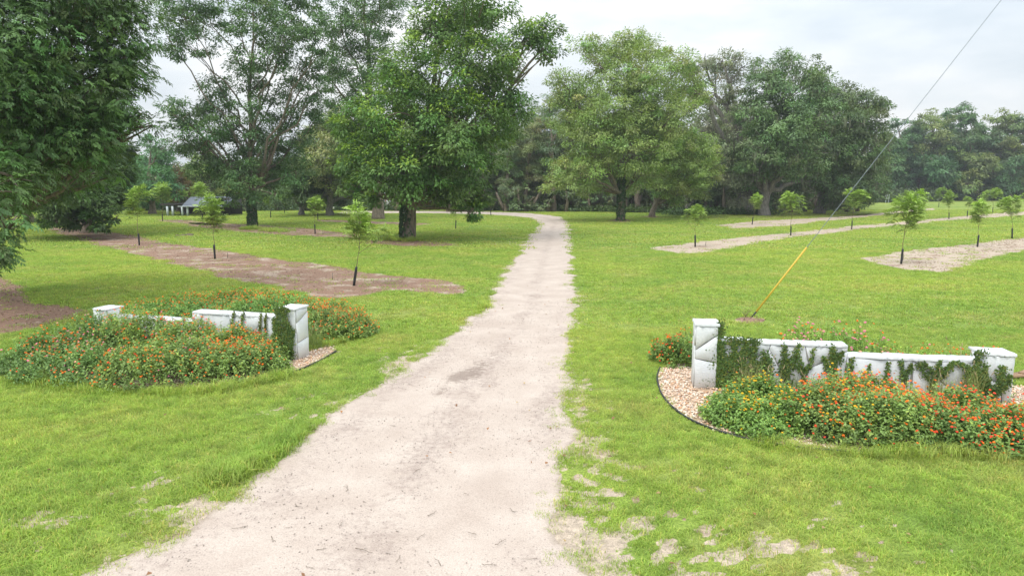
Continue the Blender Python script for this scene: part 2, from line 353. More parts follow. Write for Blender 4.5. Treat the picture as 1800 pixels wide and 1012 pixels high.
# ------------------------------------------------ lawn, driveway, beds
def mask_bare(x, y):
    d = pdist(x, y, L_[::6]); d2 = pdist(x, y, R_[::6])
    n = fbm(x, y, .45, 4)
    b = np.clip(1 - d / (.25 + .9 * n), 0, 1) * .5 + np.clip(1 - d2 / (.3 + 1.2 * n), 0, 1) * .48
    def ell(px, py, rx, ry, k=1.):
        c = G(px, py); return k * np.exp(-(((x - c[0]) / rx) ** 2 + ((y - c[1]) / ry) ** 2))
    for e in [(1090, 905, 1.1, 1.2, .14), (1180, 975, 1.7, 1.0, .15), (1010, 955, .5, .8, .34), (1300, 960, 1.2, .7, .12), (1090, 1025, 1.0, .4, .3), (700, 640, .75, .8, .55), (30, 918, .8, .3, .42), (470, 722, .5, .3, .5), (230, 900, 1.2, .6, .3),
              (1040, 780, .35, 1.0, .35), (1025, 690, .3, 1.5, .3), (1060, 528, 1.3, .3, .42), (890, 470, .5, 2.5, .3), (700, 495, 1.5, 1, .2), (1490, 1000, .4, .3, .45), (300, 483, 2.5, .8, .28), (1130, 660, .5, .7, .35), (560, 985, 1, .5, .2), (1550, 465, 2., 1., .3)]: b = b + ell(*e)
    for (px, py, rx, ry, k) in [(1150, 950, 2.3, 1.6, .85), (1060, 820, .6, 3.2, .9), (270, 890, 1.6, .8, .8), (1330, 990, 1.5, .8, .7), (640, 640, 2.5, 2.2, .35), (880, 440, 1.2, 9, .5), (560, 740, 1., 1.5, .5)]:
        c = G(px, py); g_ = k * np.exp(-(((x - c[0]) / rx) ** 2 + ((y - c[1]) / ry) ** 2)); b = b + .75 * np.clip((fbm(x, y, 5.2, 3) - .69 + .2 * g_) * 9, 0, 1) * (g_ > .06)
    return b
u = np.concatenate([np.linspace(-4, -1.05, 20), np.linspace(-1, 1, 340), np.linspace(1.05, 4, 20)])
yy = [2.5]
while yy[-1] < 900: yy.append(yy[-1] * 1.0115 + .005)
yy = np.array(yy); X = u[None] * (yy[:, None] + 6); Y = np.broadcast_to(yy[:, None], X.shape)
near = (Y < 60) & (np.abs(X) < 60); B = np.zeros(X.shape); B[near] = mask_bare(X[near], Y[near])
nu = len(u); i = np.arange(len(yy) - 1)[:, None] * nu + np.arange(nu - 1)[None]
mb = MB(); mb.add(np.stack([X, Y, X * 0], -1), np.stack([i, i + 1, i + 1 + nu, i + nu], -1), col=np.repeat(B.reshape(-1, 1), 3, 1))
tag(mb.build('lawn', M['lawn']), kind='structure')
mb = MB(); mb.add([(-1500, -300, -.06), (1500, -300, -.06), (1500, 1800, -.06), (-1500, 1800, -.06)], [(0, 1, 2, 3)], col=(0, 0, 0))
tag(mb.build('ground', M['lawn']), kind='structure')

K = 56; s_ = np.linspace(0, 1, K)
V = L_[:, None] * (1 - s_)[None, :, None] + R_[:, None] * s_[None, :, None]
x, y = V[..., 0], V[..., 1]
dampl = [((882, 577), .16), ((925, 574), .15), ((960, 573), .08), ((862, 600), .12), ((855, 622), .22), ((850, 640), .3), ((835, 655), .32), ((812, 660), .28), ((795, 668), .22), ((780, 684), .22), ((765, 695), .14), ((930, 520), .5), ((960, 553), .1), ((910, 560), .22)]
damp = np.zeros(x.shape)
for (pp, r) in dampl:
    c = G(*pp); damp = damp + .44 * np.exp(-(((x - c[0]) / (r * 1.25)) ** 2 + ((y - c[1]) / (r * 1.7)) ** 2))
damp = np.clip(damp, 0, .8)
def band(c, wd): return np.exp(-((s_[None] - c) / wd) ** 2)
gr = .24 + .45 * (fbm(x * .35, y * .35, 2.2, 4) - .35) + .2 * band(.5, .10) + .16 * band(.12, .08) * 1 + .12 * band(.9, .06) + .14 * np.exp(-((y - 14.5) / 1.6) ** 2) * (fbm(x, y, .8, 3) > .45) - .2 * band(.3, .08) - .2 * band(.72, .08)
edge = np.clip(1 - np.minimum(s_, 1 - s_)[None] * np.hypot(*(R_ - L_).T)[:, None] / .35, 0, 1) * .8
z = .004 + .022 * (fbm(x, y, .9, 4) - .3) * np.clip(np.minimum(s_, 1 - s_)[None] * 8, 0, 1) - .02 * band(.3, .1) * 0
i = np.arange(len(L_) - 1)[:, None] * K + np.arange(K - 1)[None]
mb = MB(); mb.add(np.stack([x, y, z], -1), np.stack([i, i + 1, i + 1 + K, i + K], -1), col=np.stack([damp, gr, edge], -1).reshape(-1, 3))
tag(mb.build('driveway', M['drive'], smooth=True), kind='structure')

def sheet(name, poly, mat, z=.004):
    pts = [Vector((p[0], p[1], 0)) for p in poly]
    T = tessellate_polygon([pts]); mb = MB(); mb.add([(p[0], p[1], z) for p in poly], T=T)
    o = mb.build(name, mat)
    me = o.data
    if me.polygons[0].normal.z < 0: me.flip_normals()
    return tag(o, kind='structure')
for b, p in zip(BEDS, BEDP): sheet(b[0], p, M[b[1]])
sheet('woodland_floor', rag([(1180, 381), (1260, 384), (1330, 385), (1440, 383), (1520, 379), (1540, 372), (1500, 366), (1430, 362), (1250, 362), (1180, 368)], .8, 1.), M['litter'])
sheet('woodland_floor', rag([(820, 371.3), (900, 370.5), (1000, 371.5), (1100, 373), (1180, 374), (1200, 366), (1150, 361), (700, 361), (700, 370)], .8, 1.), M['litter'])
sheet('gravel_bed', rag(GRAV_R, .04, .2, True), M['gravelbed']); sheet('gravel_bed', rag(GRAV_L, .05, .2, True), M['gravelbed'])

# ------------------------------------------------ scatter (stuff only): points carry rotation, scale and prototype index
def scatter(name, pts, scl, protos, kindv='stuff', rotx=None):
    n = len(pts); me = bpy.data.meshes.new(name); me.vertices.add(n); me.vertices.foreach_set('co', pts.astype(np.float32).ravel())
    a = me.attributes.new('rot', 'FLOAT_VECTOR', 'POINT'); rr = np.zeros((n, 3)); rr[:, 2] = rng.random(n) * 2 * pi
    if rotx is not None: rr[:, 0] = rng.normal(0, rotx, n); rr[:, 1] = rng.normal(0, rotx, n)
    a.data.foreach_set('vector', rr.astype(np.float32).ravel())
    a = me.attributes.new('scl', 'FLOAT_VECTOR', 'POINT'); a.data.foreach_set('vector', np.broadcast_to(scl.reshape(n, -1), (n, 3)).astype(np.float32).ravel())
    a = me.attributes.new('idx', 'INT', 'POINT'); a.data.foreach_set('value', rng.integers(0, len(protos), n).astype(np.int32))
    o = bpy.data.objects.new(name, me); C.objects.link(o); o['kind'] = kindv
    ng = bpy.data.node_groups.new(name, 'GeometryNodeTree')
    ng.interface.new_socket('Geometry', in_out='INPUT', socket_type='NodeSocketGeometry'); ng.interface.new_socket('Geometry', in_out='OUTPUT', socket_type='NodeSocketGeometry')
    gi = ng.nodes.new('NodeGroupInput'); go = ng.nodes.new('NodeGroupOutput'); jn = ng.nodes.new('GeometryNodeJoinGeometry')
    def attr(nm, ty): q = ng.nodes.new('GeometryNodeInputNamedAttribute'); q.data_type = ty; q.inputs[0].default_value = nm; return q.outputs[0]
    rot, scs, idx = attr('rot', 'FLOAT_VECTOR'), attr('scl', 'FLOAT_VECTOR'), attr('idx', 'INT')
    for k, pr in enumerate(protos):
        cmp = ng.nodes.new('FunctionNodeCompare'); cmp.data_type = 'INT'; cmp.operation = 'EQUAL'
        ng.links.new(idx, cmp.inputs[2]); cmp.inputs[3].default_value = k
        oi = ng.nodes.new('GeometryNodeObjectInfo'); oi.inputs[0].default_value = pr
        ip = ng.nodes.new('GeometryNodeInstanceOnPoints')
        ng.links.new(gi.outputs[0], ip.inputs['Points']); ng.links.new(cmp.outputs[0], ip.inputs['Selection']); ng.links.new(oi.outputs['Geometry'], ip.inputs['Instance'])
        ng.links.new(rot, ip.inputs['Rotation']); ng.links.new(scs, ip.inputs['Scale']); ng.links.new(ip.outputs[0], jn.inputs[0])
    ng.links.new(jn.outputs[0], go.inputs[0])
    md = o.modifiers.new('scatter', 'NODES'); md.node_group = ng
    return o
def tuft(nb, rad, h, wd, lean=.5, flat=False, seed=0):
    r = np.random.default_rng(seed); mb = MB()
    a = r.random(nb) * 2 * pi; d = rad * np.sqrt(r.random(nb)); b = np.stack([np.cos(a) * d, np.sin(a) * d, np.zeros(nb)], 1)
    az = r.random(nb) * 2 * pi; ln = np.abs(r.normal(0, lean, nb)) + .15; hh = h * (.55 + .6 * r.random(nb))
    dr_ = np.stack([np.cos(az), np.sin(az), np.zeros(nb)], 1); sd_ = np.stack([-np.sin(az), np.cos(az), np.zeros(nb)], 1)
    up = np.array([0, 0, 1.])
    w_ = (wd * (.7 + .6 * r.random(nb)))[:, None]
    m = b + dr_ * (hh * ln * .45)[:, None] + up * (hh * .6)[:, None]; tp = b + dr_ * (hh * ln * 1.3)[:, None] + up * (hh * (1 - .25 * ln))[:, None]
    V = np.stack([b - sd_ * w_ / 2, b + sd_ * w_ / 2, m + sd_ * w_ * .42, m - sd_ * w_ * .42, tp], 1)
    k = np.arange(nb)[:, None] * 5
    t = (.95 + .42 * r.random((nb, 1))) * np.ones((nb, 3)); br = r.random(nb) < .1; t[br] *= np.array([1.5, 1.05, 1.4])
    tt = np.repeat(t[:, None], 5, 1) * np.array([.7, .7, 1., 1., 1.15])[None, :, None]
    mb.add(V, k + np.array([0, 1, 2, 3]), k + np.array([3, 2, 4]), tt.reshape(-1, 3))
    return mb.build('grass_tuft', M['blade'], link=False)
near_p = [tuft(34, .15, .055, .006, .8, seed=s) for s in range(4)]
mid_p = [tuft(32, .24, .052, .013, .8, seed=10 + s) for s in range(4)]
far_p = [tuft(40, .6, .06, .035, .9, seed=20 + s) for s in range(3)]
tall_p = [tuft(26, .12, .17, .007, .7, seed=30 + s) for s in range(3)]
def field(n, y0, y1, m=.80):
    y = np.sqrt(rng.random(n) * (y1 ** 2 - y0 ** 2) + y0 ** 2); x = (rng.random(n) * 2 - 1) * m * (y + .5); return x, y
def blocked(x, y, gap=0.):
    k = inpoly(x, y, drive_poly)
    for b, p in zip(BEDS, BEDP):
        bb = (x > p[:, 0].min()) & (x < p[:, 0].max()) & (y > p[:, 1].min()) & (y < p[:, 1].max())
        if bb.any():
            q = np.zeros(x.shape, bool); q[bb] = inpoly(x[bb], y[bb], p)
            k |= q & (rng.random(x.shape) > .03)
    for p in (GRAV_R, GRAV_L): k |= inpoly(x, y, p)
    return k
def grass(name, n, y0, y1, protos, s0, kb=1.):
    x, y = field(n, y0, y1); nz = fbm(x, y, 3.2, 3)
    bare = mask_bare(x, y) if y1 < 60 else x * 0
    keep = ~blocked(x, y) & ((bare * kb + (nz - .5) * 2.2 < .44 + .2 * rng.random(n)) | (rng.random(n) < .13)) & (rng.random(n) < .75 + .6 * (fbm(x, y, .8, 3) - .4))
    x, y = x[keep], y[keep]
    s = s0 * (.7 + .6 * rng.random(len(x))) * (.8 + .5 * fbm(x, y, .3, 3))
    sz = s * (.75 + .7 * fbm(x + 40, y, 1.3, 3))
    scatter(name, np.stack([x, y, x * 0], 1), np.stack([s, s, sz], 1), protos)
grass('lawn_grass', 42000, 6.5, 21, near_p, 1.)
grass('lawn_grass', 42000, 21, 48, mid_p, 1.15)
grass('lawn_grass', 36000, 48, 125, far_p, 1.2)
# ragged taller grass: driveway verge on the left, round the flower beds
def along(pts, n, spread):
    s = np.r_[0, np.cumsum(np.hypot(*np.diff(pts, axis=0).T))]; q = rng.random(n) * s[-1]
    return np.interp(q, s, pts[:, 0]) + rng.normal(0, spread, n), np.interp(q, s, pts[:, 1]) + rng.normal(0, spread, n)
xs, ys = [], []
for pl, n, spd in [(GL([(370, 850), (430, 812), (480, 790), (540, 752)]), 330, .16), (GL([(820, 565), (850, 545), (870, 510)]), 120, .15), (GRAV_R[6:12] + np.array([0, -.03]), 260, .09), (GRAV_L[:7] + np.array([0, -.25]), 420, .13),
                   (GL([(1140, 590), (1200, 640)]), 40, .15), (GL([(470, 405), (500, 407)]), 90, .7), (GL([(425, 404), (455, 403)]), 60, .3), (GL([(640, 420), (730, 424)]), 150, .5), (GL([(540, 615), (600, 600), (660, 580)]), 160, .15)]:
    a, b = along(pl, n, spd); xs.append(a); ys.append(b)
x, y = np.concatenate(xs), np.concatenate(ys); k = ~inpoly(x, y, drive_poly); x, y = x[k], y[k]
s = (.45 + .9 * rng.random(len(x))) * (.4 + 1.3 * fbm(x, y, 1.1, 3)); s *= np.clip(y / 25, 1, 2)
scatter('tall_grass', np.stack([x, y, x * 0], 1), np.stack([s] * 3, 1), tall_p)
# sprigs of grass creeping over the driveway edge and into the beds
x1, y1 = along(R_[:260:4], 500, .16); x2, y2 = along(L_[:260:4], 500, .14); x, y = np.r_[x1, x2], np.r_[y1, y2]
nz = fbm(x, y, 1.5, 3); k = nz > .47; x, y = x[k], y[k]; s = .5 + .5 * rng.random(len(x))
scatter('verge_grass', np.stack([x, y, x * 0], 1), np.stack([s] * 3, 1), near_p)

wx, wy = [], []
for p in BEDP[:4] + BEDP[5:9]:
    lo, hi = p.min(0), p.max(0); n_ = int(min(900, (hi[0] - lo[0]) * (hi[1] - lo[1]) * 2.2)); qx = lo[0] + rng.random(n_) * (hi[0] - lo[0]); qy = lo[1] + rng.random(n_) * (hi[1] - lo[1])
    kk_ = inpoly(qx, qy, p) & (fbm(qx, qy, .6, 4) > .54); wx.append(qx[kk_]); wy.append(qy[kk_])
x, y = np.concatenate(wx), np.concatenate(wy); s = .7 + .8 * rng.random(len(x))
scatter('weeds', np.stack([x, y, x * 0], 1), np.stack([s] * 3, 1), mid_p)
# pebbles on the driveway and river stones in the two gravel beds
def pebble(seed, c):
    r = np.random.default_rng(seed); mb = MB()
    th = np.linspace(0, 2 * pi, 6, endpoint=False); V = [(0, 0, .55)]
    for zz, rr in ((.38, .62), (.0, 1.), (-.25, .7)):
        for a in th: V.append(((rr + r.normal(0, .08)) * math.cos(a), (rr * .72 + r.normal(0, .08)) * math.sin(a), zz))
    T = [(0, 1 + k, 1 + (k + 1) % 6) for k in range(6)]; Q = [(1 + j * 6 + k, 7 + j * 6 + k, 7 + j * 6 + (k + 1) % 6, 1 + j * 6 + (k + 1) % 6) for j in range(2) for k in range(6)]
    mb.add(V, Q, T, c); return mb
pc = [(.8, .7, .58), (.7, .42, .26), (.9, .84, .76), (.5, .36, .27), (.82, .55, .36), (.93, .9, .86)]
stp = [pebble(s, c).build('stone', M['stone'], smooth=True, link=False) for s, c in enumerate(pc)]
grey = [pebble(20 + s, c).build('pebble', M['pebble'], smooth=True, link=False) for s, c in enumerate(pc[:2])]
def fill(poly, n):
    a, b = poly.min(0), poly.max(0); x = a[0] + rng.random(n) * (b[0] - a[0]); y = a[1] + rng.random(n) * (b[1] - a[1]); k = inpoly(x, y, poly); return x[k], y[k]
xa, ya = fill(GRAV_R, 21000); xb, yb = fill(GRAV_L, 9000); x, y = np.r_[xa, xb], np.r_[ya, yb]
s = .024 * (.6 + .9 * rng.random(len(x)))
scatter('gravel', np.stack([x, y, .012 + .02 * rng.random(len(x))], 1), np.stack([s] * 3, 1), stp, rotx=.4)
x, y = field(30000, 6.5, 26, .7); k = inpoly(x, y, drive_poly) & (fbm(x, y, .8, 4) > .5); x, y = x[k], y[k]; s = .009 * (.5 + 1.2 * rng.random(len(x)) ** 2)
scatter('loose_gravel', np.stack([x, y, x * 0 + .018], 1), np.stack([s] * 3, 1), grey, rotx=.4)
chp = []
for q, cc in enumerate([(.30, .19, .13), (.42, .29, .2), (.2, .13, .09), (.5, .4, .3)]):
    m = MB(); m.box((0, 0, .1), (1.6, .5, .22), col=cc); chp.append(m.build('chip', M['leaf'], link=False))
cx, cy = [], []
for b, p in zip(BEDS, BEDP):
    lo, hi = p.min(0), p.max(0); n_ = int(min(16000, (hi[0] - lo[0]) * (hi[1] - lo[1]) * 22)); qx = lo[0] + rng.random(n_) * (hi[0] - lo[0]); qy = lo[1] + rng.random(n_) * (hi[1] - lo[1])
    dn = .46 if b[1] == 'bed_sand' else .34
    k = inpoly(qx, qy, p) & (qy < 75) & (fbm(qx, qy, .7, 4) > dn); cx.append(qx[k]); cy.append(qy[k])
x, y = np.concatenate(cx), np.concatenate(cy); s = .05 * (.4 + 1.1 * rng.random(len(x)))
scatter('mulch_chips', np.stack([x, y, x * 0 + .006], 1), np.stack([s] * 3, 1), chp, rotx=.3)
# fallen leaves
def leaflitter():
    n = 500; x, y = field(n, 7, 30, .75); k = (x > 0) | (rng.random(n) < .3); x, y = x[k], y[k]; n = len(x)
    d = rdir(n); d[:, 2] *= .25; d = unit(d); c = np.stack([x, y, x * 0 + .05], 1); col = np.array([[.34, .16, .06], [.42, .30, .14], [.25, .13, .07]])[rng.integers(0, 3, n)]
    mb = MB(); leaves(mb, c, d, unit(np.array([0, 0, 1.]) + .4 * rdir(n)), .05 + .04 * rng.random(n), .03 + .03 * rng.random(n), col)
    tag(mb.build('fallen_leaves', M['leaf']), kind='stuff')

# ------------------------------------------------ leaves and trees
def leaves(mb, c, d, n, L, W, col):
    L = np.asarray(L).reshape(-1, 1) * np.ones((len(c), 1)); W = np.asarray(W).reshape(-1, 1) * np.ones((len(c), 1))
    s = unit(np.cross(d, n)); nn = np.cross(s, d)
    V = np.stack([c, c + d * L * .45 + s * W / 2 + nn * W * .18, c + d * L - nn * L * .12, c + d * L * .45 - s * W / 2 + nn * W * .18], 1)
    k = np.arange(len(c))[:, None] * 4; col = np.broadcast_to(col, (len(c), 3))
    mb.add(V, k + np.arange(4), col=np.repeat(col, 4, 0))
def compound(mb, c, d, n, L, pairs, lw, ll, col, droop=.35):     # feather leaf: leaflets in pairs along a drooping stalk
    N_ = len(c); s = unit(np.cross(d, n)); L = np.asarray(L).reshape(-1, 1) * np.ones((N_, 1))
    for j in range(pairs):
        t = .22 + .78 * (j + 1) / (pairs + .5); p = c + d * L * t - np.array([0, 0, 1.]) * L * droop * t * t
        for sg in (-1, 1):
            dd_ = unit(d * .55 + s * sg * .8 - np.array([0, 0, 1.]) * (.05 + droop * t) + .2 * rdir(N_))
            leaves(mb, p, dd_, n, ll * (1 - .25 * abs(t - .6)) * L / L.mean(), lw * L / L.mean(), col)
    p = c + d * L - np.array([0, 0, 1.]) * L * droop; leaves(mb, p, unit(d - np.array([0, 0, .6])), n, ll * 1.1, lw, col)
def bez(a, b, c, m=8): t = np.linspace(0, 1, m)[:, None]; return (1 - t) ** 2 * a + 2 * t * (1 - t) * b + t * t * c
def crown(mb, blobs, col, n_leaf, LL, LW, clump=.8, young=0., ycol=(.30, .42, .06), flat=.5, comp=None, hollow=.3, cvar=.3, zmin=.6, dens=70):  # young: pale new growth on upper clumps, doubling as painted sunlit tops
    w_ = np.array([b[1] ** 2 for b in blobs]); w_ = w_ / w_.sum()
    for (bc, r), wt in zip(blobs, w_):
        n = int(n_leaf * wt); nc = max(4, int(n / dens)); per = max(6, n // nc)
        uo = rdir(nc); uo[:, 2] *= .82; rho = hollow + (1.06 - hollow) * rng.random(nc) ** .5; rho[rng.random(nc) < .07] *= 1.16
        wob = .8 + .4 * vn(uo[:, 0] * 2 + bc[0], uo[:, 1] * 2 + uo[:, 2] * 2 + bc[2])
        cc = bc + uo * (r * rho * wob)[:, None]
        cr = np.minimum(clump * (.55 + .8 * rng.random(nc)), r * .55)
        k = np.repeat(np.arange(nc), per); m = len(k)
        g = rdir(m) * (rng.random((m, 1)) ** .45) * (.85 + .3 * rng.random((m, 1))); g[:, 2] *= flat + .15
        p = cc[k] + g * cr[k, None]; p[:, 2] -= .30 * cr[k] * (g[:, 0] ** 2 + g[:, 1] ** 2)
        p[:, 2] = np.maximum(p[:, 2], zmin + .2 * rng.random(m))
        outd = unit(g * np.array([1, 1, .6]) + .35 * uo[k] + .5 * rdir(m) - np.array([0, 0, .28]))
        nrm = unit(np.array([0, 0, 1.]) + .42 * rdir(m) + .6 * uo[k] + .5 * g)
        ct = (1 - cvar / 2 + cvar * rng.random(nc))[:, None] * np.array(col) * np.array([2.75, 2.5, 2.35]) * (1 + .07 * rng.normal(size=(nc, 3)) + .10 * rng.normal(size=(nc, 1)))
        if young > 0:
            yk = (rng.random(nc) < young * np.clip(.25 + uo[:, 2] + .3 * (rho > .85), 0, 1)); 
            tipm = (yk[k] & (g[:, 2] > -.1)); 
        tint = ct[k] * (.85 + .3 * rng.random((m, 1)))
        if young > 0: tint[tipm] = np.array(ycol) * (.8 + .4 * rng.random((tipm.sum(), 1)))  # new-growth colour that also puts top light into the leaf tint
        tint = np.clip(tint, .008, .6)
        if comp: compound(mb, p, outd, nrm, comp[0] * (.75 + .5 * rng.random(m)), comp[1], LW, LL, tint, .12)
        else: leaves(mb, p, outd, nrm, LL * (.7 + .6 * rng.random(m)), LW * (.7 + .6 * rng.random(m)), tint)
def skeleton(mb, base, tr, blobs, fork=.3, lean=None, twigs=4, k=8, trunk_top=None, limb=1., steep=1.15):
    base = np.array(base, float); top = max(blobs, key=lambda b: b[0][2])[0] if trunk_top is None else np.array(trunk_top)
    cen = np.mean([b[0] for b in blobs], 0); ax = np.array([cen[0] * .35 + base[0] * .65, base[1], 0]) if lean is None else np.array([*lean, 0])
    mid = np.array([ax[0], ax[1], top[2] * .5]); path = bez(base + np.array([0, 0, -.1]), mid, top, 14)
    h = np.linspace(0, 1, 14); rad = tr * (1 - .92 * h ** .8) ; rad[0] *= 1.25
    path = np.insert(path, 1, base * .97 + path[1] * .03 + np.array([0, 0, .25]), 0); rad = np.insert(rad, 1, tr * 1.12)
    path[2:-1] += rng.normal(0, tr * .22, (len(path) - 3, 3)) * np.array([1, 1, 0])
    mb.tube(path, rad, 10)
    for (c, r) in blobs:
        hz = np.clip(c[2] - steep * np.hypot(*(c[:2] - base[:2])) - .2 * r, top[2] * fork * .6, top[2] * .85)
        j = int(np.argmin(np.abs(path[:, 2] - hz))); j = min(max(j, 3), len(path) - 3); a = path[j]
        if np.linalg.norm(c - a) < .3: continue
        dist = np.linalg.norm(c - a); ctl = a + (c - a) * .5 + np.array([0, 0, -.02 * dist]) + rng.normal(0, .04 * dist, 3)
        pth = bez(a, ctl, c, 9); pth[1:-1] += rng.normal(0, .018 * dist, (7, 3))
        r0 = min(rad[j] * .62, tr * .1 + .016 * dist + .03 * r) * limb; mb.tube(pth, r0 * np.linspace(1, .28, 9), 6, cap=False)
        for _ in range(twigs):
            e = c + rdir(1)[0] * r * .85 * np.array([1, 1, .8]); st = pth[rng.integers(4, 9)]
            e[2] = max(e[2], .8)
            tp = bez(st, (st + e) / 2 + rng.normal(0, .1 * r, 3) + np.array([0, 0, .1 * r]), e, 5); mb.tube(tp, r0 * .28 * np.linspace(1, .3, 5) + .006, 4, cap=False)
def pxblobs(lst, Y, spread, seed=0, keepsize=1.):
    r = np.random.default_rng(seed); out = []
    for b in lst:
        px, py, rp = b[:3]; dy = b[3] if len(b) > 3 else (r.random() * 2 - 1) * spread
        out.append((P(px, py, Y + dy), rp / F * Y * keepsize))
    return out
def ivy(mb, base, tr, h, n, side=None, col=(.045, .10, .03)):
    a = rng.random(n) * 2 * pi
    if side is not None: a = rng.normal(side, .8, n)
    z = h * rng.random(n) ** .8; rr = tr * (1.0 + .2 * rng.random(n)) * (1.08 - .25 * z / h)
    c = np.stack([base[0] + np.cos(a) * rr, base[1] + np.sin(a) * rr, z], 1); o = np.stack([np.cos(a), np.sin(a), a * 0], 1)
    leaves(mb, c, unit(o * .4 - np.array([0, 0, 1.]) + .5 * rdir(n)), unit(o + .3 * rdir(n)), .22, .16, np.array(col) * (.7 + .6 * rng.random((n, 1))))
def make_tree(name, label, base, tr, blobs, col, n_leaf, LL, LW, group=None, bark='bark', cat='tree', iv=None, moss=None, sk={}, **kw):
    root = empty(name, tuple(base), label, cat, group)
    m1 = MB(); skeleton(m1, base, tr, blobs, **sk); part(m1, 'trunk', M[bark], root, True)
    m2 = MB(); crown(m2, blobs, col, n_leaf, LL, LW, **kw); part(m2, 'crown', M['leaf'], root)
    if iv: m3 = MB(); ivy(m3, base, tr, *iv); part(m3, 'ivy', M['leaf'], root)
    if moss:
        m4 = MB(); n = moss; bi = rng.integers(0, len(blobs), n); bc = np.array([blobs[q][0] for q in bi]); br = np.array([blobs[q][1] for q in bi])
        uo = rdir(n); uo[:, 2] = -np.abs(uo[:, 2]) * .6 + .15; c = bc + uo * br[:, None] * 1.0; c[:, 2] = np.maximum(c[:, 2], 2.6)
        kk = 9; ck = np.repeat(c, kk, 0) + rng.normal(0, .28, (n * kk, 3)); L = .8 + 1.2 * rng.random(n * kk)
        leaves(m4, ck, unit(np.array([0, 0, -1.]) + .16 * rdir(n * kk)), unit(rdir(n * kk) * np.array([1, 1, .1])), L, .055, np.array((.24, .255, .19)) * (.7 + .6 * rng.random((n * kk, 1))))
        part(m4, 'hanging_moss', M['leaf'], root)
    return root
leaflitter()
GA = (.058, .118, .030)      # pecan green
# the big pecan by the drive
Y0 = G(718, 420)[1]
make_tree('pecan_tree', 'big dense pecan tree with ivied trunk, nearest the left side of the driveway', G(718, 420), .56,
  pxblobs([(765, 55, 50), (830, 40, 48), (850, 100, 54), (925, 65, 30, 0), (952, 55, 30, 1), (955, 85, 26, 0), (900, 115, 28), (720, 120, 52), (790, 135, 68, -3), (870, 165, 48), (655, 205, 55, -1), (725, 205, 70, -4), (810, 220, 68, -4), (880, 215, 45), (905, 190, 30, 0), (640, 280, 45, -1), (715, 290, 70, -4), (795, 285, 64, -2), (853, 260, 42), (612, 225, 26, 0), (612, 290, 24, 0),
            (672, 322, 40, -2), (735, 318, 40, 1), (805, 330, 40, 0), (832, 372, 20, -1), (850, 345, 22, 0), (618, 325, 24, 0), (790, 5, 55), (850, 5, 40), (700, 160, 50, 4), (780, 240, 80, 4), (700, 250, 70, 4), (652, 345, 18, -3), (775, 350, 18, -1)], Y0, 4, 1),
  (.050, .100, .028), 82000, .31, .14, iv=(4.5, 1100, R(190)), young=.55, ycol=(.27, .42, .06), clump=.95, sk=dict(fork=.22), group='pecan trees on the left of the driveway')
# the open vase shaped pecan
Y0 = G(444, 398)[1]
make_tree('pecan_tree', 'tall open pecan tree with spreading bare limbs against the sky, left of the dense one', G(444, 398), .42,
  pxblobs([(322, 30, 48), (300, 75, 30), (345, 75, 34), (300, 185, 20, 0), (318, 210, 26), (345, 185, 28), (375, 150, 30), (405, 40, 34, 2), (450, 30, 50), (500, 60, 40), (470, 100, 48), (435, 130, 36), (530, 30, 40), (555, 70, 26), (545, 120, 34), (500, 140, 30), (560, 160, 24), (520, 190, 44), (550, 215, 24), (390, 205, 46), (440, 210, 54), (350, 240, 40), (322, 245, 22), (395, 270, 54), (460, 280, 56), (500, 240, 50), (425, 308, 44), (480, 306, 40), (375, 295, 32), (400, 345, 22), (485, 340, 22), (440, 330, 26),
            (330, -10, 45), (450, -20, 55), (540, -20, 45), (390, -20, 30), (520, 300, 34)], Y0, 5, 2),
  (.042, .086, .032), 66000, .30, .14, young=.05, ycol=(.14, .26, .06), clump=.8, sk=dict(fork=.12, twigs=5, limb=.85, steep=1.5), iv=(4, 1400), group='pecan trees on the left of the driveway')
Y0 = G(665, 385)[1]
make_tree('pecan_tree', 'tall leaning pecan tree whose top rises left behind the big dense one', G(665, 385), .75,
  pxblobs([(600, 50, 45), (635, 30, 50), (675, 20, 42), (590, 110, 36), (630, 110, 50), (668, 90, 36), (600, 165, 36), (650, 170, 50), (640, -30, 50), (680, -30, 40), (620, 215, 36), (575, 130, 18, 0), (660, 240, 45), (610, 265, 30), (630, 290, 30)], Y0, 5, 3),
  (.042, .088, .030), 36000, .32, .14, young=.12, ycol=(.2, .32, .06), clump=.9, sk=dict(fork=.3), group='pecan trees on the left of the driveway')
Y0 = G(1091, 388)[1]
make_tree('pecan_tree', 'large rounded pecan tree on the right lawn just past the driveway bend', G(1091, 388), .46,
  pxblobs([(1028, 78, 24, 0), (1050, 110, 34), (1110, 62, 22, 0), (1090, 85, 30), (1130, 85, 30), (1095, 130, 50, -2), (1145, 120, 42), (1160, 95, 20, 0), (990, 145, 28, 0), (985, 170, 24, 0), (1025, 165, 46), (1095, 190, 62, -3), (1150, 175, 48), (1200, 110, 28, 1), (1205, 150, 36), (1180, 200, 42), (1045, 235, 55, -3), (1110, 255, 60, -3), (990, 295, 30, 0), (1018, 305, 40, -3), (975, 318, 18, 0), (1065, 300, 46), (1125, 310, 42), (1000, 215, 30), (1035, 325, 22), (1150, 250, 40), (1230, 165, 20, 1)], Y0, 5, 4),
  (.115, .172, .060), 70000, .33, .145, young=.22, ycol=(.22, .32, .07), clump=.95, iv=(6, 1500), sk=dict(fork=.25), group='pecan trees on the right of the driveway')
Y0 = G(1146, 381)[1]
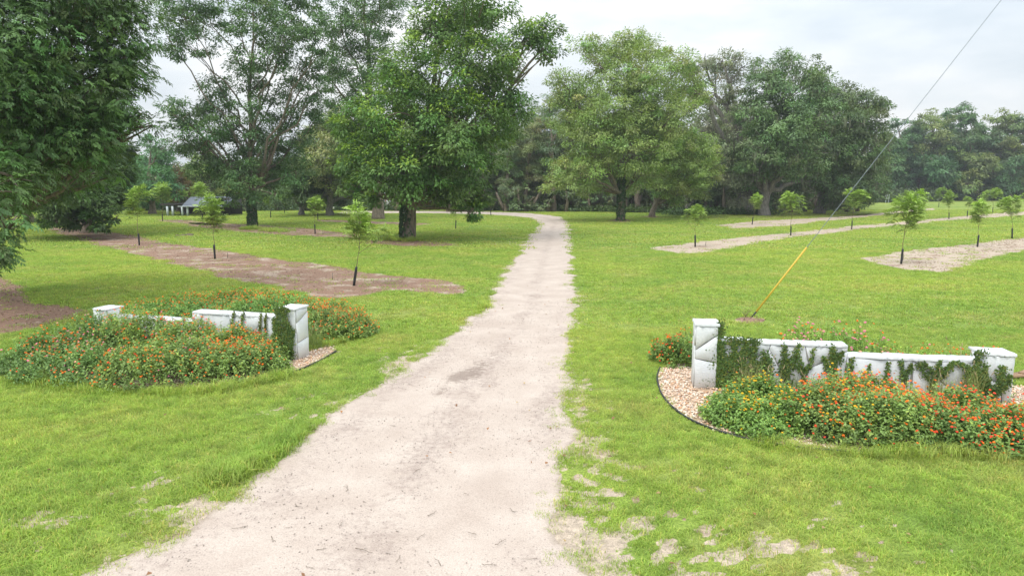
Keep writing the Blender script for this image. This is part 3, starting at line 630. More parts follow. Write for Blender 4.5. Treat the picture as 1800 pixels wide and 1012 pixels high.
make_tree('pecan_tree', 'lower spreading pale green pecan tree right beside the large rounded one', G(1146, 381), .42,
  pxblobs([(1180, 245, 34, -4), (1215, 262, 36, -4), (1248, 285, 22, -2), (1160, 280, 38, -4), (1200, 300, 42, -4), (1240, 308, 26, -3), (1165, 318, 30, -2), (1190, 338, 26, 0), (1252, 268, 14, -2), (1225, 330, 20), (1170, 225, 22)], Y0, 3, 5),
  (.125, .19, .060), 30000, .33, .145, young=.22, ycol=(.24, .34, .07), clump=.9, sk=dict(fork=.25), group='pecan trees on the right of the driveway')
# near left pecan (trunk outside the frame), its boughs hang into the picture
near = []
for (px, py, rp, Yb) in [(40, 40, 110, 27), (150, 40, 105, 28), (205, 45, 50, 28), (30, 150, 110, 26), (130, 160, 90, 27), (190, 120, 50, 28), (222, 95, 28, 28), (195, 185, 38, 27), (20, 250, 80, 25), (110, 240, 62, 26), (165, 235, 46, 27), (245, 205, 14, 28), (268, 220, 8, 28), (220, 215, 20, 28), (2, 418, 32, 21), (-35, 435, 44, 21), (22, 390, 26, 21), (60, 245, 70, 30), (185, 268, 28, 30), (150, 295, 34, 31), (205, 238, 20, 29), (105, 318, 38, 31), (50, 310, 40, 29), (205, 300, 16, 32), (-20, 340, 60, 22), (20, 310, 45, 23), (-60, 200, 150, 25), (-90, 60, 160, 24), (100, -60, 120, 27), (195, -20, 50, 28)]:
    near.append((P(px, py, Yb), rp / F * Yb))
make_tree('pecan_tree', 'huge dark pecan tree whose drooping boughs fill the left edge of the photo', (-23, 27, 0), .75, near,
  (.042, .086, .028), 16500, .145, .056, comp=(.31, 4), clump=.75, young=.05, ycol=(.14, .27, .05), sk=dict(fork=.2, twigs=7, trunk_top=(-21, 27, 13), limb=.5), group='pecan trees on the left of the driveway', hollow=.5, zmin=.9, dens=16, cvar=.5)
Y0 = G(155, 409)[1]
make_tree('pecan_tree', 'dark pecan tree with foliage sweeping down to the mulch bed at the far left', G(155, 409), .62,
  pxblobs([(60, 260, 55), (110, 290, 55), (170, 275, 52), (200, 315, 36), (218, 295, 22), (130, 335, 46, -8), (172, 340, 30, -6), (112, 372, 24, -7), (158, 386, 15, -9), (100, 392, 12, -10), (188, 366, 16, -8), (140, 362, 26, -4), (176, 398, 9, -9), (75, 385, 10, -9), (205, 385, 8, -8), (218, 345, 16, -5), (80, 318, 42), (150, 230, 60), (218, 262, 20), (90, 350, 28, -6), (60, 180, 70), (170, 180, 50), (132, 398, 12, -8), (30, 300, 50, -8)], Y0, 4, 7),
  (.034, .068, .021), 60000, .36, .15, young=.05, ycol=(.16, .28, .06), clump=.95, sk=dict(fork=.12, limb=.7), group='pecan trees on the left of the driveway')
Y0 = G(52, 391)[1]
make_tree('pecan_tree', 'further dark pecan tree with its bare trunk showing at the left edge', G(52, 391), .60,
  pxblobs([(20, 310, 50), (70, 300, 50), (40, 340, 32), (0, 340, 40), (85, 345, 18), (-40, 300, 60), (30, 240, 70)], Y0, 5, 8), (.042, .090, .032), 16000, .34, .14, clump=.9, sk=dict(fork=.4), group='pecan trees on the left of the driveway')
# oaks at the wood edge
OK = dict(clump=1.1, flat=.45, cvar=.35)
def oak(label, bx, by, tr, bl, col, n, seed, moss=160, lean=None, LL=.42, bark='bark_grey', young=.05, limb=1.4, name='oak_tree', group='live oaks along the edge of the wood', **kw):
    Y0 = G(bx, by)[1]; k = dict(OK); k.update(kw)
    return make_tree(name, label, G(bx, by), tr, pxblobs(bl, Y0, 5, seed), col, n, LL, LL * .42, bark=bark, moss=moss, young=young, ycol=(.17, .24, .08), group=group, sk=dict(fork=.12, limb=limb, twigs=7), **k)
oak('thin crowned oak with grey bare branches and hanging moss behind the pale pecan', 1318, 377, .8, [(1205, 115, 20, 3), (1235, 112, 28), (1270, 105, 26), (1305, 115, 26), (1230, 160, 32), (1275, 155, 36), (1255, 210, 38), (1300, 190, 34), (1275, 255, 38), (1310, 250, 34), (1245, 280, 30), (1290, 300, 36), (1325, 310, 26), (1275, 335, 26), (1300, 345, 20)], (.092, .120, .075), 15000, 21, 200, limb=1.7, hollow=.2)
oak('broad live oak, middle of the group, tallest against the sky', 1343, 379, .8, [(1350, 118, 26, 0), (1385, 108, 24, 0), (1420, 125, 28, 0), (1345, 155, 38), (1395, 160, 46, -2), (1440, 150, 26), (1330, 200, 42, -2), (1385, 215, 56, -4), (1440, 205, 42), (1345, 260, 52, -4), (1405, 270, 54, -3), (1300, 270, 30), (1320, 300, 32), (1375, 310, 42), (1425, 310, 40), (1350, 335, 26)], (.062, .108, .048), 42000, 22, 160)
oak('round dark live oak at the right end of the oak group', 1440, 376, .8, [(1445, 165, 22), (1475, 165, 26, 0), (1505, 172, 26, 0), (1535, 185, 20, 0), (1552, 180, 10, 0), (1470, 210, 42), (1515, 215, 40), (1540, 240, 24), (1460, 260, 44, -3), (1510, 270, 44, -3), (1540, 290, 22), (1445, 310, 36), (1490, 320, 42, -3), (1530, 325, 28), (1470, 345, 22), (1515, 350, 18)], (.054, .090, .040), 40000, 23, 130)
oak('low dark oak under the pale pecan with limbs near the ground', 1205, 376, .5, [(1180, 330, 24, 3), (1205, 345, 20, 3), (1230, 340, 24, 3), (1250, 325, 26, 4), (1160, 345, 16, 3), (1220, 310, 30, 6), (1190, 300, 30, 8)], (.05, .09, .04), 14000, 24, 90)
oak('mossy grey oak low branches drooping beyond the driveway bend', 1035, 371, .45, [(1000, 330, 20, 2), (1025, 335, 22, 2), (1050, 335, 22, 1), (1045, 310, 24, 3), (1010, 305, 22, 3), (1070, 345, 16, 2)], (.10, .125, .085), 7000, 25, 520)
oak('pale yellowish oak filling the gap between the two tall pecans on the left', 580, 379, .55, [(575, 215, 22, 0), (600, 205, 22, 0), (560, 240, 28), (600, 245, 34), (565, 275, 34), (610, 285, 32), (545, 300, 26), (585, 310, 34), (620, 325, 24), (540, 250, 16, 0)], (.13, .17, .075), 20000, 26, 120, group='trees behind the left lawn')
oak('dark bushy tree low behind the leaning sapling on the left', 530, 378, .45, [(520, 290, 30), (550, 300, 34), (500, 320, 26), (540, 330, 32), (575, 335, 26), (600, 345, 18), (620, 310, 26), (640, 335, 20)], (.05, .09, .038), 20000, 27, 0, group='trees behind the left lawn')
oak('tall deep green tree left of the blue roofed barn', 268, 376, .55, [(265, 250, 16, 0), (285, 262, 18, 0), (262, 280, 24), (290, 290, 24), (245, 300, 26), (272, 315, 32), (295, 325, 22), (240, 330, 28), (275, 345, 22), (220, 290, 34), (210, 330, 34)], (.042, .105, .042), 18000, 28, 0, bark='bark', group='trees behind the left lawn')
oak('rusty brown tinged tree right behind the barn posts', 314, 371.6, .35, [(312, 300, 13, 0), (308, 318, 17), (320, 328, 16), (305, 340, 16), (322, 348, 12)], (.10, .08, .036), 6000, 29, 0, bark='bark', group='trees behind the left lawn')
oak('yellow green tree with dark hollows left of the tall open pecan', 375, 371.6, .5, [(355, 265, 18), (375, 290, 24), (350, 300, 20), (385, 320, 24), (362, 325, 20), (345, 330, 14), (400, 340, 20)], (.10, .145, .05), 12000, 30, 0, group='trees behind the left lawn')
# pines and mixed trees at the centre, trunks visible
PT = [(890, 371.5, 235, 20), (906, 369, 215, 22), (925, 370.5, 225, 24), (942, 368, 190, 24), (973, 371.5, 175, 30), (955, 369, 205, 22), (1003, 369, 160, 26), (873, 369, 240, 18), (790, 372, 250, 20), (850, 370, 235, 18), (1060, 370, 190, 26), (1120, 372, 200, 26)]
plab = ['second trunk from the driveway bend', 'slim one behind a gap', 'with a reddish trunk in the middle of the row', 'tall and narrow one', 'with a thick dark trunk nearest the driveway bend', 'slender one left of the thickest trunk', 'tallest one right of the bend', 'leftmost in the row beyond the road', 'seen under the boughs of the big dense pecan', 'behind the hanging tip of the big pecan', 'half hidden by the large rounded pecan', 'behind the trunk of the large rounded pecan']
for q, ((bx, by, ty, wd), lb) in enumerate(zip(PT, plab)):
    Y0 = G(bx, by)[1]; bl = []; r = random.Random(q); yv = ty
    while yv < 336:
        bl.append((bx + r.uniform(-.6, .6) * wd, yv, wd * r.uniform(.45, .75))); yv += wd * .42
    make_tree('pine_tree', 'grey green wood edge tree, ' + lb, G(bx, by), .5, pxblobs(bl, Y0, 2.5, 40 + q), ((.085, .125, .068), (.068, .112, .058), (.10, .13, .065))[q % 3], 7500, .48, .10, bark='bark_red', clump=1.2, flat=.3, group='tall trees at the wood edge beyond the road', sk=dict(fork=.45, twigs=3))
# far right trees
FT = [(1568, 353, 232, 22), (1592, 352, 200, 26), (1640, 352, 192, 30), (1678, 351, 182, 24), (1708, 352, 190, 24), (1742, 351, 196, 28), (1785, 352, 202, 30), (1825, 352, 200, 32), (1615, 351, 225, 24), (1655, 353, 260, 30), (1720, 353, 265, 30), (1775, 353, 270, 30)]
fl = ['leftmost, beside the round live oak', 'with a spiky dark top', 'behind the tallest sapling', 'tallest, with a thin open top', 'just right of the tallest one', 'with a yellowish top', 'near the right edge of the photo', 'cut by the right edge', 'small one in the notch under the guy wire', 'low one in front, behind the sapling cluster', 'low dark one in front of the tallest', 'low one in front at the right edge']
for q, ((bx, by, ty, wd), lb) in enumerate(zip(FT, fl)):
    Y0 = G(bx, by)[1]; bl = []; r = random.Random(q + 90); yv = ty + wd * .4; x0 = bx
    while yv < 340:
        bl.append((bx + r.uniform(-.8, .8) * wd, yv, wd * r.uniform(.4, .7))); yv += wd * .3
    make_tree('woodland_tree', 'distant bluish green tree, ' + lb, G(bx, by), .55, pxblobs(bl, Y0, 4, 70 + q), ((.048, .098, .042), (.040, .088, .042), (.080, .118, .042), (.05, .10, .05))[(q if q != 5 else 2) % 4], 7000, .8, .36, clump=1.9, flat=.4, group='trees of the far right wood', sk=dict(fork=.3, twigs=4, limb=1.5), zmin=1.2)
# the wood behind all of them, one mass
def woods(name, spots, col, n, L, seed, hk=1.):
    r = np.random.default_rng(seed); m2 = MB(); m1 = MB()
    root = empty(name, (0, 0, 0), None, None); root['kind'] = 'stuff'
    for (bx, Y, h) in spots:
        X0 = (bx - 900) / F * Y; bl = []
        for k in range(6):
            t = r.random(); rr = h * (.20 - .07 * t); bl.append((np.array([X0 + r.normal(0, h * .11), Y + r.normal(0, h * .1), h * (.12 + .74 * t)]), rr))
        crown(m2, bl, np.array(col) * r.uniform(.75, 1.2), n, L, L * .5, clump=L * 2.6, flat=.5, hollow=.2, zmin=.4)
        m1.tube([(X0, Y, -.1), (X0 + r.normal(0, .4), Y, h * .3), (X0 + r.normal(0, .8), Y, h * .75)], [.38, .3, .12], 5)
    part(m1, 'trunk', M['bark'], root)['kind'] = 'stuff'; part(m2, 'foliage', M['leaf'], root)['kind'] = 'stuff'
sp = []
r = random.Random(3)
for row, (Y, step) in enumerate([(126, 26), (136, 26), (150, 30)]):
    bx = 830 + row * 9
    while bx < 1480: sp.append((bx + r.uniform(-6, 6), Y + r.uniform(-3, 3), (15.5 if bx < 1000 else 20) + r.uniform(-2, 2))); bx += step
woods('distant_woods', sp, (.075, .105, .06), 2100, .75, 1)
sp = []
for row, (Y, step) in enumerate([(128, 26), (146, 26)]):
    bx = -60 + row * 9
    while bx < 850: sp.append((bx + r.uniform(-6, 6), Y + r.uniform(-3, 3), (9.5 if bx < 720 else 12) + r.uniform(-2, 2))); bx += step
woods('distant_woods', sp, (.075, .11, .055), 1900, .7, 2)
sp = []
for row, (Y, step) in enumerate([(206, 17), (222, 17), (240, 20)]):
    bx = 1535 + row * 7
    while bx < 1900: sp.append((bx + r.uniform(-5, 5), Y + r.uniform(-3, 3), 21 + r.uniform(-4, 3))); bx += step
woods('distant_woods', sp, (.050, .090, .046), 1500, 1.0, 3)
sp = []
r = random.Random(8)
for x0, x1, Y in ((830, 1190, 117), (840, 1190, 122), (1190, 1340, 108), (1200, 1520, 114), (-40, 700, 119)):
    bx = x0
    while bx < x1: sp.append((bx, Y + r.uniform(-2, 2), r.uniform(3.2, 5.5))); bx += r.uniform(14, 30) if x0 > 0 else r.uniform(30, 60)
woods('distant_thicket', sp, (.075, .11, .055), 420, .45, 4)
# scrub and ground cover along the wood edge
def undergrowth(pts, n, h, col, L, wd):
    x, y = along(GL(pts), n, wd); m = MB(); z = np.abs(rng.normal(0, h, n)); d = rdir(n); d[:, 2] = np.abs(d[:, 2])
    leaves(m, np.stack([x, y + 0, z], 1), unit(d), unit(np.array([0, 0, 1.]) + .6 * rdir(n)), L * (.6 + .8 * rng.random(n)), L * .4, np.array(col) * (.6 + .8 * rng.random((n, 1))))
    tag(m.build('undergrowth', M['leaf']), kind='stuff')
undergrowth([(820, 370), (900, 370), (1000, 371), (1100, 373), (1180, 374)], 9000, .35, (.10, .16, .05), .5, 1.)
undergrowth([(860, 369), (950, 368.5), (1100, 370), (1190, 371)], 3500, .3, (.24, .15, .07), .45, 1.)
undergrowth([(1190, 378), (1280, 376), (1340, 377)], 6000, .4, (.09, .17, .05), .45, 1.6)
undergrowth([(1540, 356), (1650, 353), (1800, 352), (1880, 352)], 9000, 1.3, (.085, .125, .06), 1., 2.)
undergrowth([(-60, 372), (150, 371), (300, 370), (560, 370), (760, 369)], 9000, .6, (.07, .12, .045), .6, 2.)

# ------------------------------------------------ saplings
def sapling_mesh(seed, near=False):
    r = np.random.default_rng(seed); st = MB(); fo = MB(); H = 3.6
    sway = r.normal(0, .12, 2); pth = np.array([(sway[0] * t * t, sway[1] * t * t, H * .93 * t) for t in np.linspace(0, 1, 10)]); pth[1:-1, :2] += r.normal(0, .03, (8, 2))
    st.tube(pth, np.linspace(.024, .006, 10), 6)
    nb = int(r.integers(8, 15)); wd_ = r.uniform(.85, 1.35); tips = []
    for k in range(nb):
        t = .44 + .54 * (k + .5) / nb; a = k * 2.4 + r.normal(0, .4); p0 = pth[0] + (pth[-1] - pth[0]) * t; p0 = np.array([np.interp(t, np.linspace(0, 1, 10), pth[:, i]) for i in range(3)])
        L = (1.0 - .6 * (t - .5) * 2) * r.uniform(.4, 1.3) * wd_; e = p0 + np.array([math.cos(a) * L * .8, math.sin(a) * L * .8, L * .85]); q = bez(p0, (p0 + e) / 2 + np.array([0, 0, -.04]), e, 5)
        st.tube(q, np.linspace(.011, .004, 5), 4)
        for j in (2, 3, 4, 4): tips.append((q[j], unit(e - p0)))
    for j in range(9): tips.append((pth[-1] - np.array([0, 0, .13 * j]), np.array([0, 0, 1.])))
    per = 5; c = np.repeat(np.array([t[0] for t in tips]), per, 0); ax = np.repeat(np.array([t[1] for t in tips]), per, 0); n = len(c)
    global rng; old = rng; rng = r
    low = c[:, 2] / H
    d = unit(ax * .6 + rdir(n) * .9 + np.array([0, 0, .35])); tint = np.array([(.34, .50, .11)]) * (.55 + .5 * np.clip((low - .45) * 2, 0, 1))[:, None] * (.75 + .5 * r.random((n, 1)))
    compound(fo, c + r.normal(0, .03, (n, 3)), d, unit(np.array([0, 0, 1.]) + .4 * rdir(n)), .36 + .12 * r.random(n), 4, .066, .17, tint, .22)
    rng = old
    sl_ = MB(); a = np.linspace(0, .84, 6); sl_.tube(np.stack([a * 0, a * 0, a], 1), .058, 10)
    return st, fo, sl_
protos = []
for s in range(7):
    st, fo, sl_ = sapling_mesh(100 + s)
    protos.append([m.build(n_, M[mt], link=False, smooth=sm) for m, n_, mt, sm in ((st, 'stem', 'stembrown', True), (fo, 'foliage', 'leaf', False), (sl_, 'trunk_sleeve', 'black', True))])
SAP = [
 (622, 502, 366, .17, 'leaning pecan sapling in a tilted black sleeve at the near left mulch bed\'s right end'),
 (378, 455, 345, -.02, 'pecan sapling in the near left mulch bed, next left of the leaning one'),
 (245, 431, 328, .0, 'pecan sapling in the near left mulch bed, nearest the huge dark tree'),
 (286, 389, 322, .0, 'bushy sapling on the far lawn between the dark tree and the barn'),
 (356, 386, 322, .0, 'bright sapling directly in front of the blue roofed barn'),
 (554, 411, 348, .0, 'sapling in the second left mulch bed, between the open pecan and the big dense pecan'),
 (559, 387, 345, .0, 'small far sapling right behind the one in the second left mulch bed'),
 (476, 383, 345, .0, 'far sapling just right of the open pecan trunk'),
 (500, 375, 340, .0, 'distant sapling in the gap right of the open pecan trunk'),
 (616, 373, 342, .0, 'distant sapling near the road, left of the brick house'),
 (801, 402, 350, .05, 'sapling under the hanging boughs at the right of the big dense pecan'),
 (863, 379, 345, -.08, 'sapling beside the far bend of the driveway on its left'),
 (325, 378, 335, .0, 'tiny far sapling in front of the barn posts'),
 (1222, 434, 361, -.04, 'sapling at the left tip of the long sandy bed on the right lawn'),
 (1322, 395, 340, .08, 'sapling at the left tip of the farthest sandy bed on the right'),
 (1390, 414, 338, -.03, 'sapling second from the left in the long sandy bed'),
 (1497, 403, 332, .0, 'wide topped sapling crossed by the guy wire'),
 (1584, 464, 340, .03, 'largest sapling on the right, at the left tip of the nearest sandy bed'),
 (1620, 382, 337, .0, 'sapling just right behind the largest one, without a visible sleeve'),
 (1590, 376, 336, .0, 'pale sapling peeping out left behind the largest one'),
 (1650, 364, 330, .0, 'far sapling with a wide crown, right of the pale pair'),
 (1668, 385, 336, -.07, 'leaning sapling in the long sandy bed, third from its right end'),
 (1700, 381, 346, .0, 'small sapling in the long sandy bed, second from its right end'),
 (1718, 434, 352, .02, 'slim sapling second in the nearest sandy bed'),
 (1745, 374, 331, -.05, 'wide sapling at the right end of the long sandy bed'),
 (1779, 419, 344, -.09, 'leaning sapling third in the nearest sandy bed by the right edge'),
 (1815, 400, 330, .0, 'sapling cut by the right edge of the photo'),
 (1727, 370, 337, .0, 'sapling with a round crown left behind the wide one at the bed end'),
]
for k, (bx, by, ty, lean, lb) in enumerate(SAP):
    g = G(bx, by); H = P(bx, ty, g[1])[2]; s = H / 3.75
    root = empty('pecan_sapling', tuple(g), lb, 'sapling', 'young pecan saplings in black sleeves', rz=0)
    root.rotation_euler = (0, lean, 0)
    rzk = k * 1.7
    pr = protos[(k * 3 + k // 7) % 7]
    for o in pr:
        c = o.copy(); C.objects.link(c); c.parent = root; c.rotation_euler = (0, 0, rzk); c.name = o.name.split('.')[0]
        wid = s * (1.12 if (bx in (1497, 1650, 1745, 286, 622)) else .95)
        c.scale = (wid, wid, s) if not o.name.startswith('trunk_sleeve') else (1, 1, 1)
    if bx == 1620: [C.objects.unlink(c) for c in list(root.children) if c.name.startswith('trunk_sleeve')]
# little stakes and soil clods
for (bx, by, lb) in [(584, 492, 'short dark stake beside the leaning sapling'), (400, 453, 'short stake beside the second sapling of the left bed'), (1240, 432, 'short stake at the left tip of the long sandy bed'), (567, 412, 'tiny stake right of the sapling in the second left bed'), (1587, 458, 'small stake just right behind the largest right sapling')]:
    g = G(bx, by); m = MB(); m.tube([g, g + np.array([.02, 0, .16]), g + np.array([.03, 0, .34])], [.02, .018, .014], 6); tag(m.build('stake', M['post'], loc=tuple(g)), lb, 'stake', 'stakes beside the saplings')
def clod(bx, by, rx, lb):
    g = G(bx, by); m = MB(); r = np.random.default_rng(int(bx))
    nth, nph = 14, 6; V = []
    for j in range(nph):
        ph = pi / 2 * j / (nph - 1)
        for i_ in range(nth):
            th = 2 * pi * i_ / nth; rr = rx * math.cos(ph) * (1 + r.normal(0, .12)); V.append((g[0] + rr * math.cos(th), g[1] + rr * .8 * math.sin(th), -.02 + rx * .5 * math.sin(ph) * (1 + r.normal(0, .12))))
    Q = [(j * nth + i_, j * nth + (i_ + 1) % nth, (j + 1) * nth + (i_ + 1) % nth, (j + 1) * nth + i_) for j in range(nph - 1) for i_ in range(nth)]
    m.add(V, Q); tag(m.build('dirt_clod', M['litter'], smooth=True, loc=tuple(g)), lb, 'dirt clod', 'clods of dug earth on the left lawn')
clod(333, 413.5, .38, 'largest dark clod of earth on the left lawn'); clod(322, 414, .26, 'middle dark clod of earth, left of the largest'); clod(312, 414.5, .22, 'small leftmost clod of earth in the row'); clod(365, 412, .15, 'tiny lone clod near the trunk of the open pecan')

# ------------------------------------------------ white garden walls
def clip(poly, p, n):
    out = []
    for i_ in range(len(poly)):
        a, b = poly[i_], poly[(i_ + 1) % len(poly)]; da, db = (a - p) @ n, (b - p) @ n
        if da <= 0: out.append(a)
        if da * db < 0: out.append(a + (b - a) * da / (da - db))
    return out
def slabs(wf, u0, u1, z1, out, cell, seed, root, face='front', gap=.0065, uw=None):
    """irregular flat stones set on a face; face 'front' runs along the wall, 'left'/'right' across its thickness"""
    r = np.random.default_rng(seed); W_, H_ = u1 - u0, z1; n = max(3, int(W_ * H_ / cell ** 2))
    S = np.stack([r.random(n) * W_, r.random(n) * H_], 1)
    for _ in range(2):
        for i_ in range(n):
            d = S[i_] - S; k = (np.hypot(*d.T) < cell * .7) & (np.arange(n) != i_)
            if k.any(): S[i_] += d[k].mean(0) * .5
        S[:, 0] = np.clip(S[:, 0], .05, W_ - .05); S[:, 1] = np.clip(S[:, 1], .05, H_ - .05)
    for i_ in range(n):
        poly = [np.array(q, float) for q in ((0, 0), (W_, 0), (W_, H_), (0, H_))]
        for j in range(n):
            if j != i_:
                nn = S[j] - S[i_]; L = np.hypot(*nn)
                if L < 1e-3: continue
                nn = nn / L; poly = clip(poly, (S[i_] + S[j]) / 2 - nn * gap, nn)
                if len(poly) < 3: break
        if len(poly) < 3: continue
        th = .022 + .012 * r.random(); c = np.mean(poly, 0); pr = []; pts = []
        for q in range(len(poly)):                     # a little waviness along each edge
            a, b = poly[q], poly[(q + 1) % len(poly)]; pts.append(a)
            if np.hypot(*(b - a)) > .16: mdl = (a + b) / 2; pts.append(mdl + (c - mdl) * r.random() * .08)
        m = MB(); k = len(pts); V = []
        for lvl, sc_ in ((0., 1.), (th * .7, 1.), (th, .965)):
            for q in pts:
                v = c + (q - c) * sc_
                if face == 'front': V.append(wf.W(u0 + v[0], out + lvl, v[1]))
                elif face == 'left': V.append(wf.W(uw - lvl, out - v[0], v[1]))
                else: V.append(wf.W(uw + lvl, out - v[0], v[1]))
        V.append(np.mean(V[2 * k:3 * k], 0))
        Q = [(l * k + q, l * k + (q + 1) % k, (l + 1) * k + (q + 1) % k, (l + 1) * k + q) for l in (0, 1) for q in range(k)]
        T = [(2 * k + q, 2 * k + (q + 1) % k, 3 * k) for q in range(k)]
        m.add(V, Q, T); part(m, 'stone_slab', M['wall'], root)
def core(wf, u0, u1, o0, o1, z0, z1, name, mat, root, jit=0):
    m = MB(); c = [wf.W(uu, oo, 0)[:2] for oo in (o0, o1) for uu in (u0, u1)]
    V = [(c[i_][0], c[i_][1], zz) for zz in (z0, z1) for i_ in (0, 1, 3, 2)]
    m.add(V, [(3, 2, 1, 0), (4, 5, 6, 7), (0, 1, 5, 4), (1, 2, 6, 5), (2, 3, 7, 6), (3, 0, 4, 7)]); return part(m, name, mat, root)
def caps(wf, u0, u1, o0, o1, z, root, seed, ln=.55, name='cap_stone'):
    r = np.random.default_rng(seed); a = u0; idx = 0
    while a < u1 - .05:
        b = min(u1, a + ln * r.uniform(.75, 1.3)); 
        if u1 - b < .2: b = u1
        m = MB(); nu_ = 7; V = []; h0 = z; h1 = z + .05 + r.uniform(-.008, .012); tl = r.normal(0, .006)
        ring = [(a + .004 + (b - a - .008) * t / nu_, o1) for t in range(nu_)] + [(b - .004, o1 + (o0 - o1) * t / 4) for t in range(4)] + [(b - .004 - (b - a - .008) * t / nu_, o0) for t in range(nu_)] + [(a + .004, o0 + (o1 - o0) * t / 4) for t in range(4)]
        k = len(ring); jit = [(r.normal(0, .006), r.normal(0, .016)) for _ in ring]; cu, co = (a + b) / 2, (o0 + o1) / 2
        for zz, s_ in ((h0, 1.), (h0 + (h1 - h0) * .65, 1.), (h1, .96)):
            for (uu, oo), (ju, jo) in zip(ring, jit):
                V.append(wf.W(cu + (uu - cu) * s_ + (ju if a < uu < b else 0), co + (oo - co) * s_ + jo, zz + (tl if zz > h0 else 0)))
        V.append(np.mean(V[2 * k:], 0) + np.array([0, 0, .004]))
        Q = [(l * k + q, l * k + (q + 1) % k, (l + 1) * k + (q + 1) % k, (l + 1) * k + q) for l in (0, 1) for q in range(k)]
        Q = [q[::-1] for q in Q]
        T = [(2 * k + (q + 1) % k, 2 * k + q, 3 * k) for q in range(k)]; m.add(V, Q, T); part(m, name, M['wall'], root); a = b
def pillar(wf, u0, u1, o0, o1, h, root, seed):
    core(wf, u0 + .03, u1 - .03, o0 + .03, o1 - .03, -.1, h, 'pillar_core', M['joint'], root)
    slabs(wf, u0 + .03, u1 - .03, h - .002, o1 - .03, .44, seed, root)
    slabs(wf, 0, o1 - o0 - .06, h - .002, o1 - .03, .44, seed + 1, root, 'left', uw=u0 + .03); slabs(wf, 0, o1 - o0 - .06, h - .002, o1 - .03, .44, seed + 2, root, 'right', uw=u1 - .03)
    caps(wf, u0 - .008, u1 + .008, o0 - .01, o1 + .015, h + .002, root, seed + 5, .34)
def garden_wall(wf, label, pl, pr, h_l, h_r, ustep, hsec_l, hsec_r, seed):
    root = empty('garden_wall', tuple(wf.W(wf.L / 2, 0, 0)), label, 'wall')
    pillar(wf, 0, pl, -.5, .05, h_l, root, seed); pillar(wf, wf.L - pr, wf.L, -.5, .05, h_r, root, seed + 10)
    for u0, u1, h, s in ((pl + .002, ustep, hsec_l, seed + 20), (ustep + .002, wf.L - pr - .002, hsec_r, seed + 30)):
        core(wf, u0, u1, -.36, -.06, -.1, h, 'wall_core', M['joint'], root)
        slabs(wf, u0 + .003, u1 - .003, h - .002, -.06, .62, s, root)
        caps(wf, u0 + .003, u1 - .003, -.38, -.015, h + .002, root, s + 3, .62)
    return root
uR, _ = WR.px(1488, 640, -.05); ulp = WR.px(1262, 640)[0]; urp = WR.L - WR.px(1722, 660)[0]
garden_wall(WR, 'white painted stone wall with two pillars right of the driveway, vines on its face', ulp, urp, 1.39, .98, uR, 1.02, .80, 300)
uL, _ = WL.px(340, 575, -.05); 
garden_wall(WL, 'white painted stone wall with two pillars left of the driveway, half buried in lantana', .50, .50, .98, 1.30, uL, .78, 1.04, 400)
print('WALLS', WR.L, WL.L, ulp, urp, uR, uL)

# ------------------------------------------------ vines on the walls (traced as paths on the wall face)
def vine(wf, label, paths, out=.0, wdt=.09, dens=900, col=(.10, .18, .04), group='vines climbing the white walls', ls=.045, bare=False, cover=None, name='climbing_vine'):
    st, lf = MB(), MB(); first = None
    for pth in paths:
        pts = [wf.px(a, b, out) for a, b in pth]; pw = np.array([wf.W(uu, out + .03, max(zz, .02)) for uu, zz in pts])
        if first is None: first = (pw[0][0], pw[0][1], 0.)
        L = np.linalg.norm(np.diff(pw, axis=0), axis=1).sum()
        st.tube(pw if len(pw) > 2 else np.array([pw[0], (pw[0] + pw[1]) / 2, pw[1]]), np.linspace(.011, .004, max(3, len(pw))), 5)
        n = int(dens * L * max(wdt, .03) * 3.2) + 12; s = np.r_[0, np.cumsum(np.linalg.norm(np.diff(pw, axis=0), axis=1))]; q = rng.random(n) * s[-1]
        c = np.stack([np.interp(q, s, pw[:, i_]) for i_ in range(3)], 1); wv = wdt * (.5 + .9 * vn(q * 9 + pw[0][0] * 7, q * 0 + 3.)) * (1.1 - .55 * q / s[-1])
        c += np.array([*wf.u, 0]) * (rng.normal(0, .42, n) * wv)[:, None] + np.array([0, 0, 1.]) * (rng.normal(0, .35, n) * wv)[:, None] + np.array([*wf.n, 0]) * (.005 + .03 * rng.random(n))[:, None]
        nd = np.array([*wf.n, 0]); d = rdir(n); d = unit(d - (d @ nd)[:, None] * nd * .7 + np.array([0, 0, .25])); tn = np.array(col) * (.55 + .8 * rng.random((n, 1)))
        yl = rng.random(n) < .22; tn[yl] = np.array([.20, .24, .04]) * (.7 + .5 * rng.random((yl.sum(), 1)))
        leaves(lf, c, d, unit(nd + .5 * rdir(n) + np.array([0, 0, .4])), ls * (.7 + .6 * rng.random(n)), ls * .8, tn)
    root = empty(name, first, label, 'vine', group)
    part(st, 'stem', M['stembrown'], root); part(lf, 'foliage', M['leaf'], root)
vine(WR, 'thick vine curtain covering the wall right of the tall left pillar', [[(1262, 680), (1262, 620), (1264, 570)], [(1270, 680), (1272, 640), (1268, 600)], [(1285, 680), (1290, 630), (1290, 597)], [(1262, 650), (1250, 630), (1245, 612)], [(1300, 680), (1305, 640), (1310, 600)], [(1320, 670), (1322, 630), (1325, 602)], [(1275, 600), (1300, 598), (1335, 600)], [(1330, 665), (1338, 640), (1345, 618)], [(1350, 680), (1352, 650), (1348, 625)], [(1262, 680), (1245, 672), (1236, 667)], [(1270, 640), (1300, 622), (1330, 612)], [(1280, 650), (1310, 642), (1345, 640)], [(1262, 590), (1266, 575), (1268, 566)]], wdt=.15, dens=1050, out=-.02)
vine(WR, 'narrow dense vine with a leafy double top in the middle of the taller wall part', [[(1385, 675), (1380, 640), (1378, 606)], [(1382, 650), (1398, 625), (1404, 604)], [(1378, 630), (1372, 660)]], wdt=.12, out=-.04)
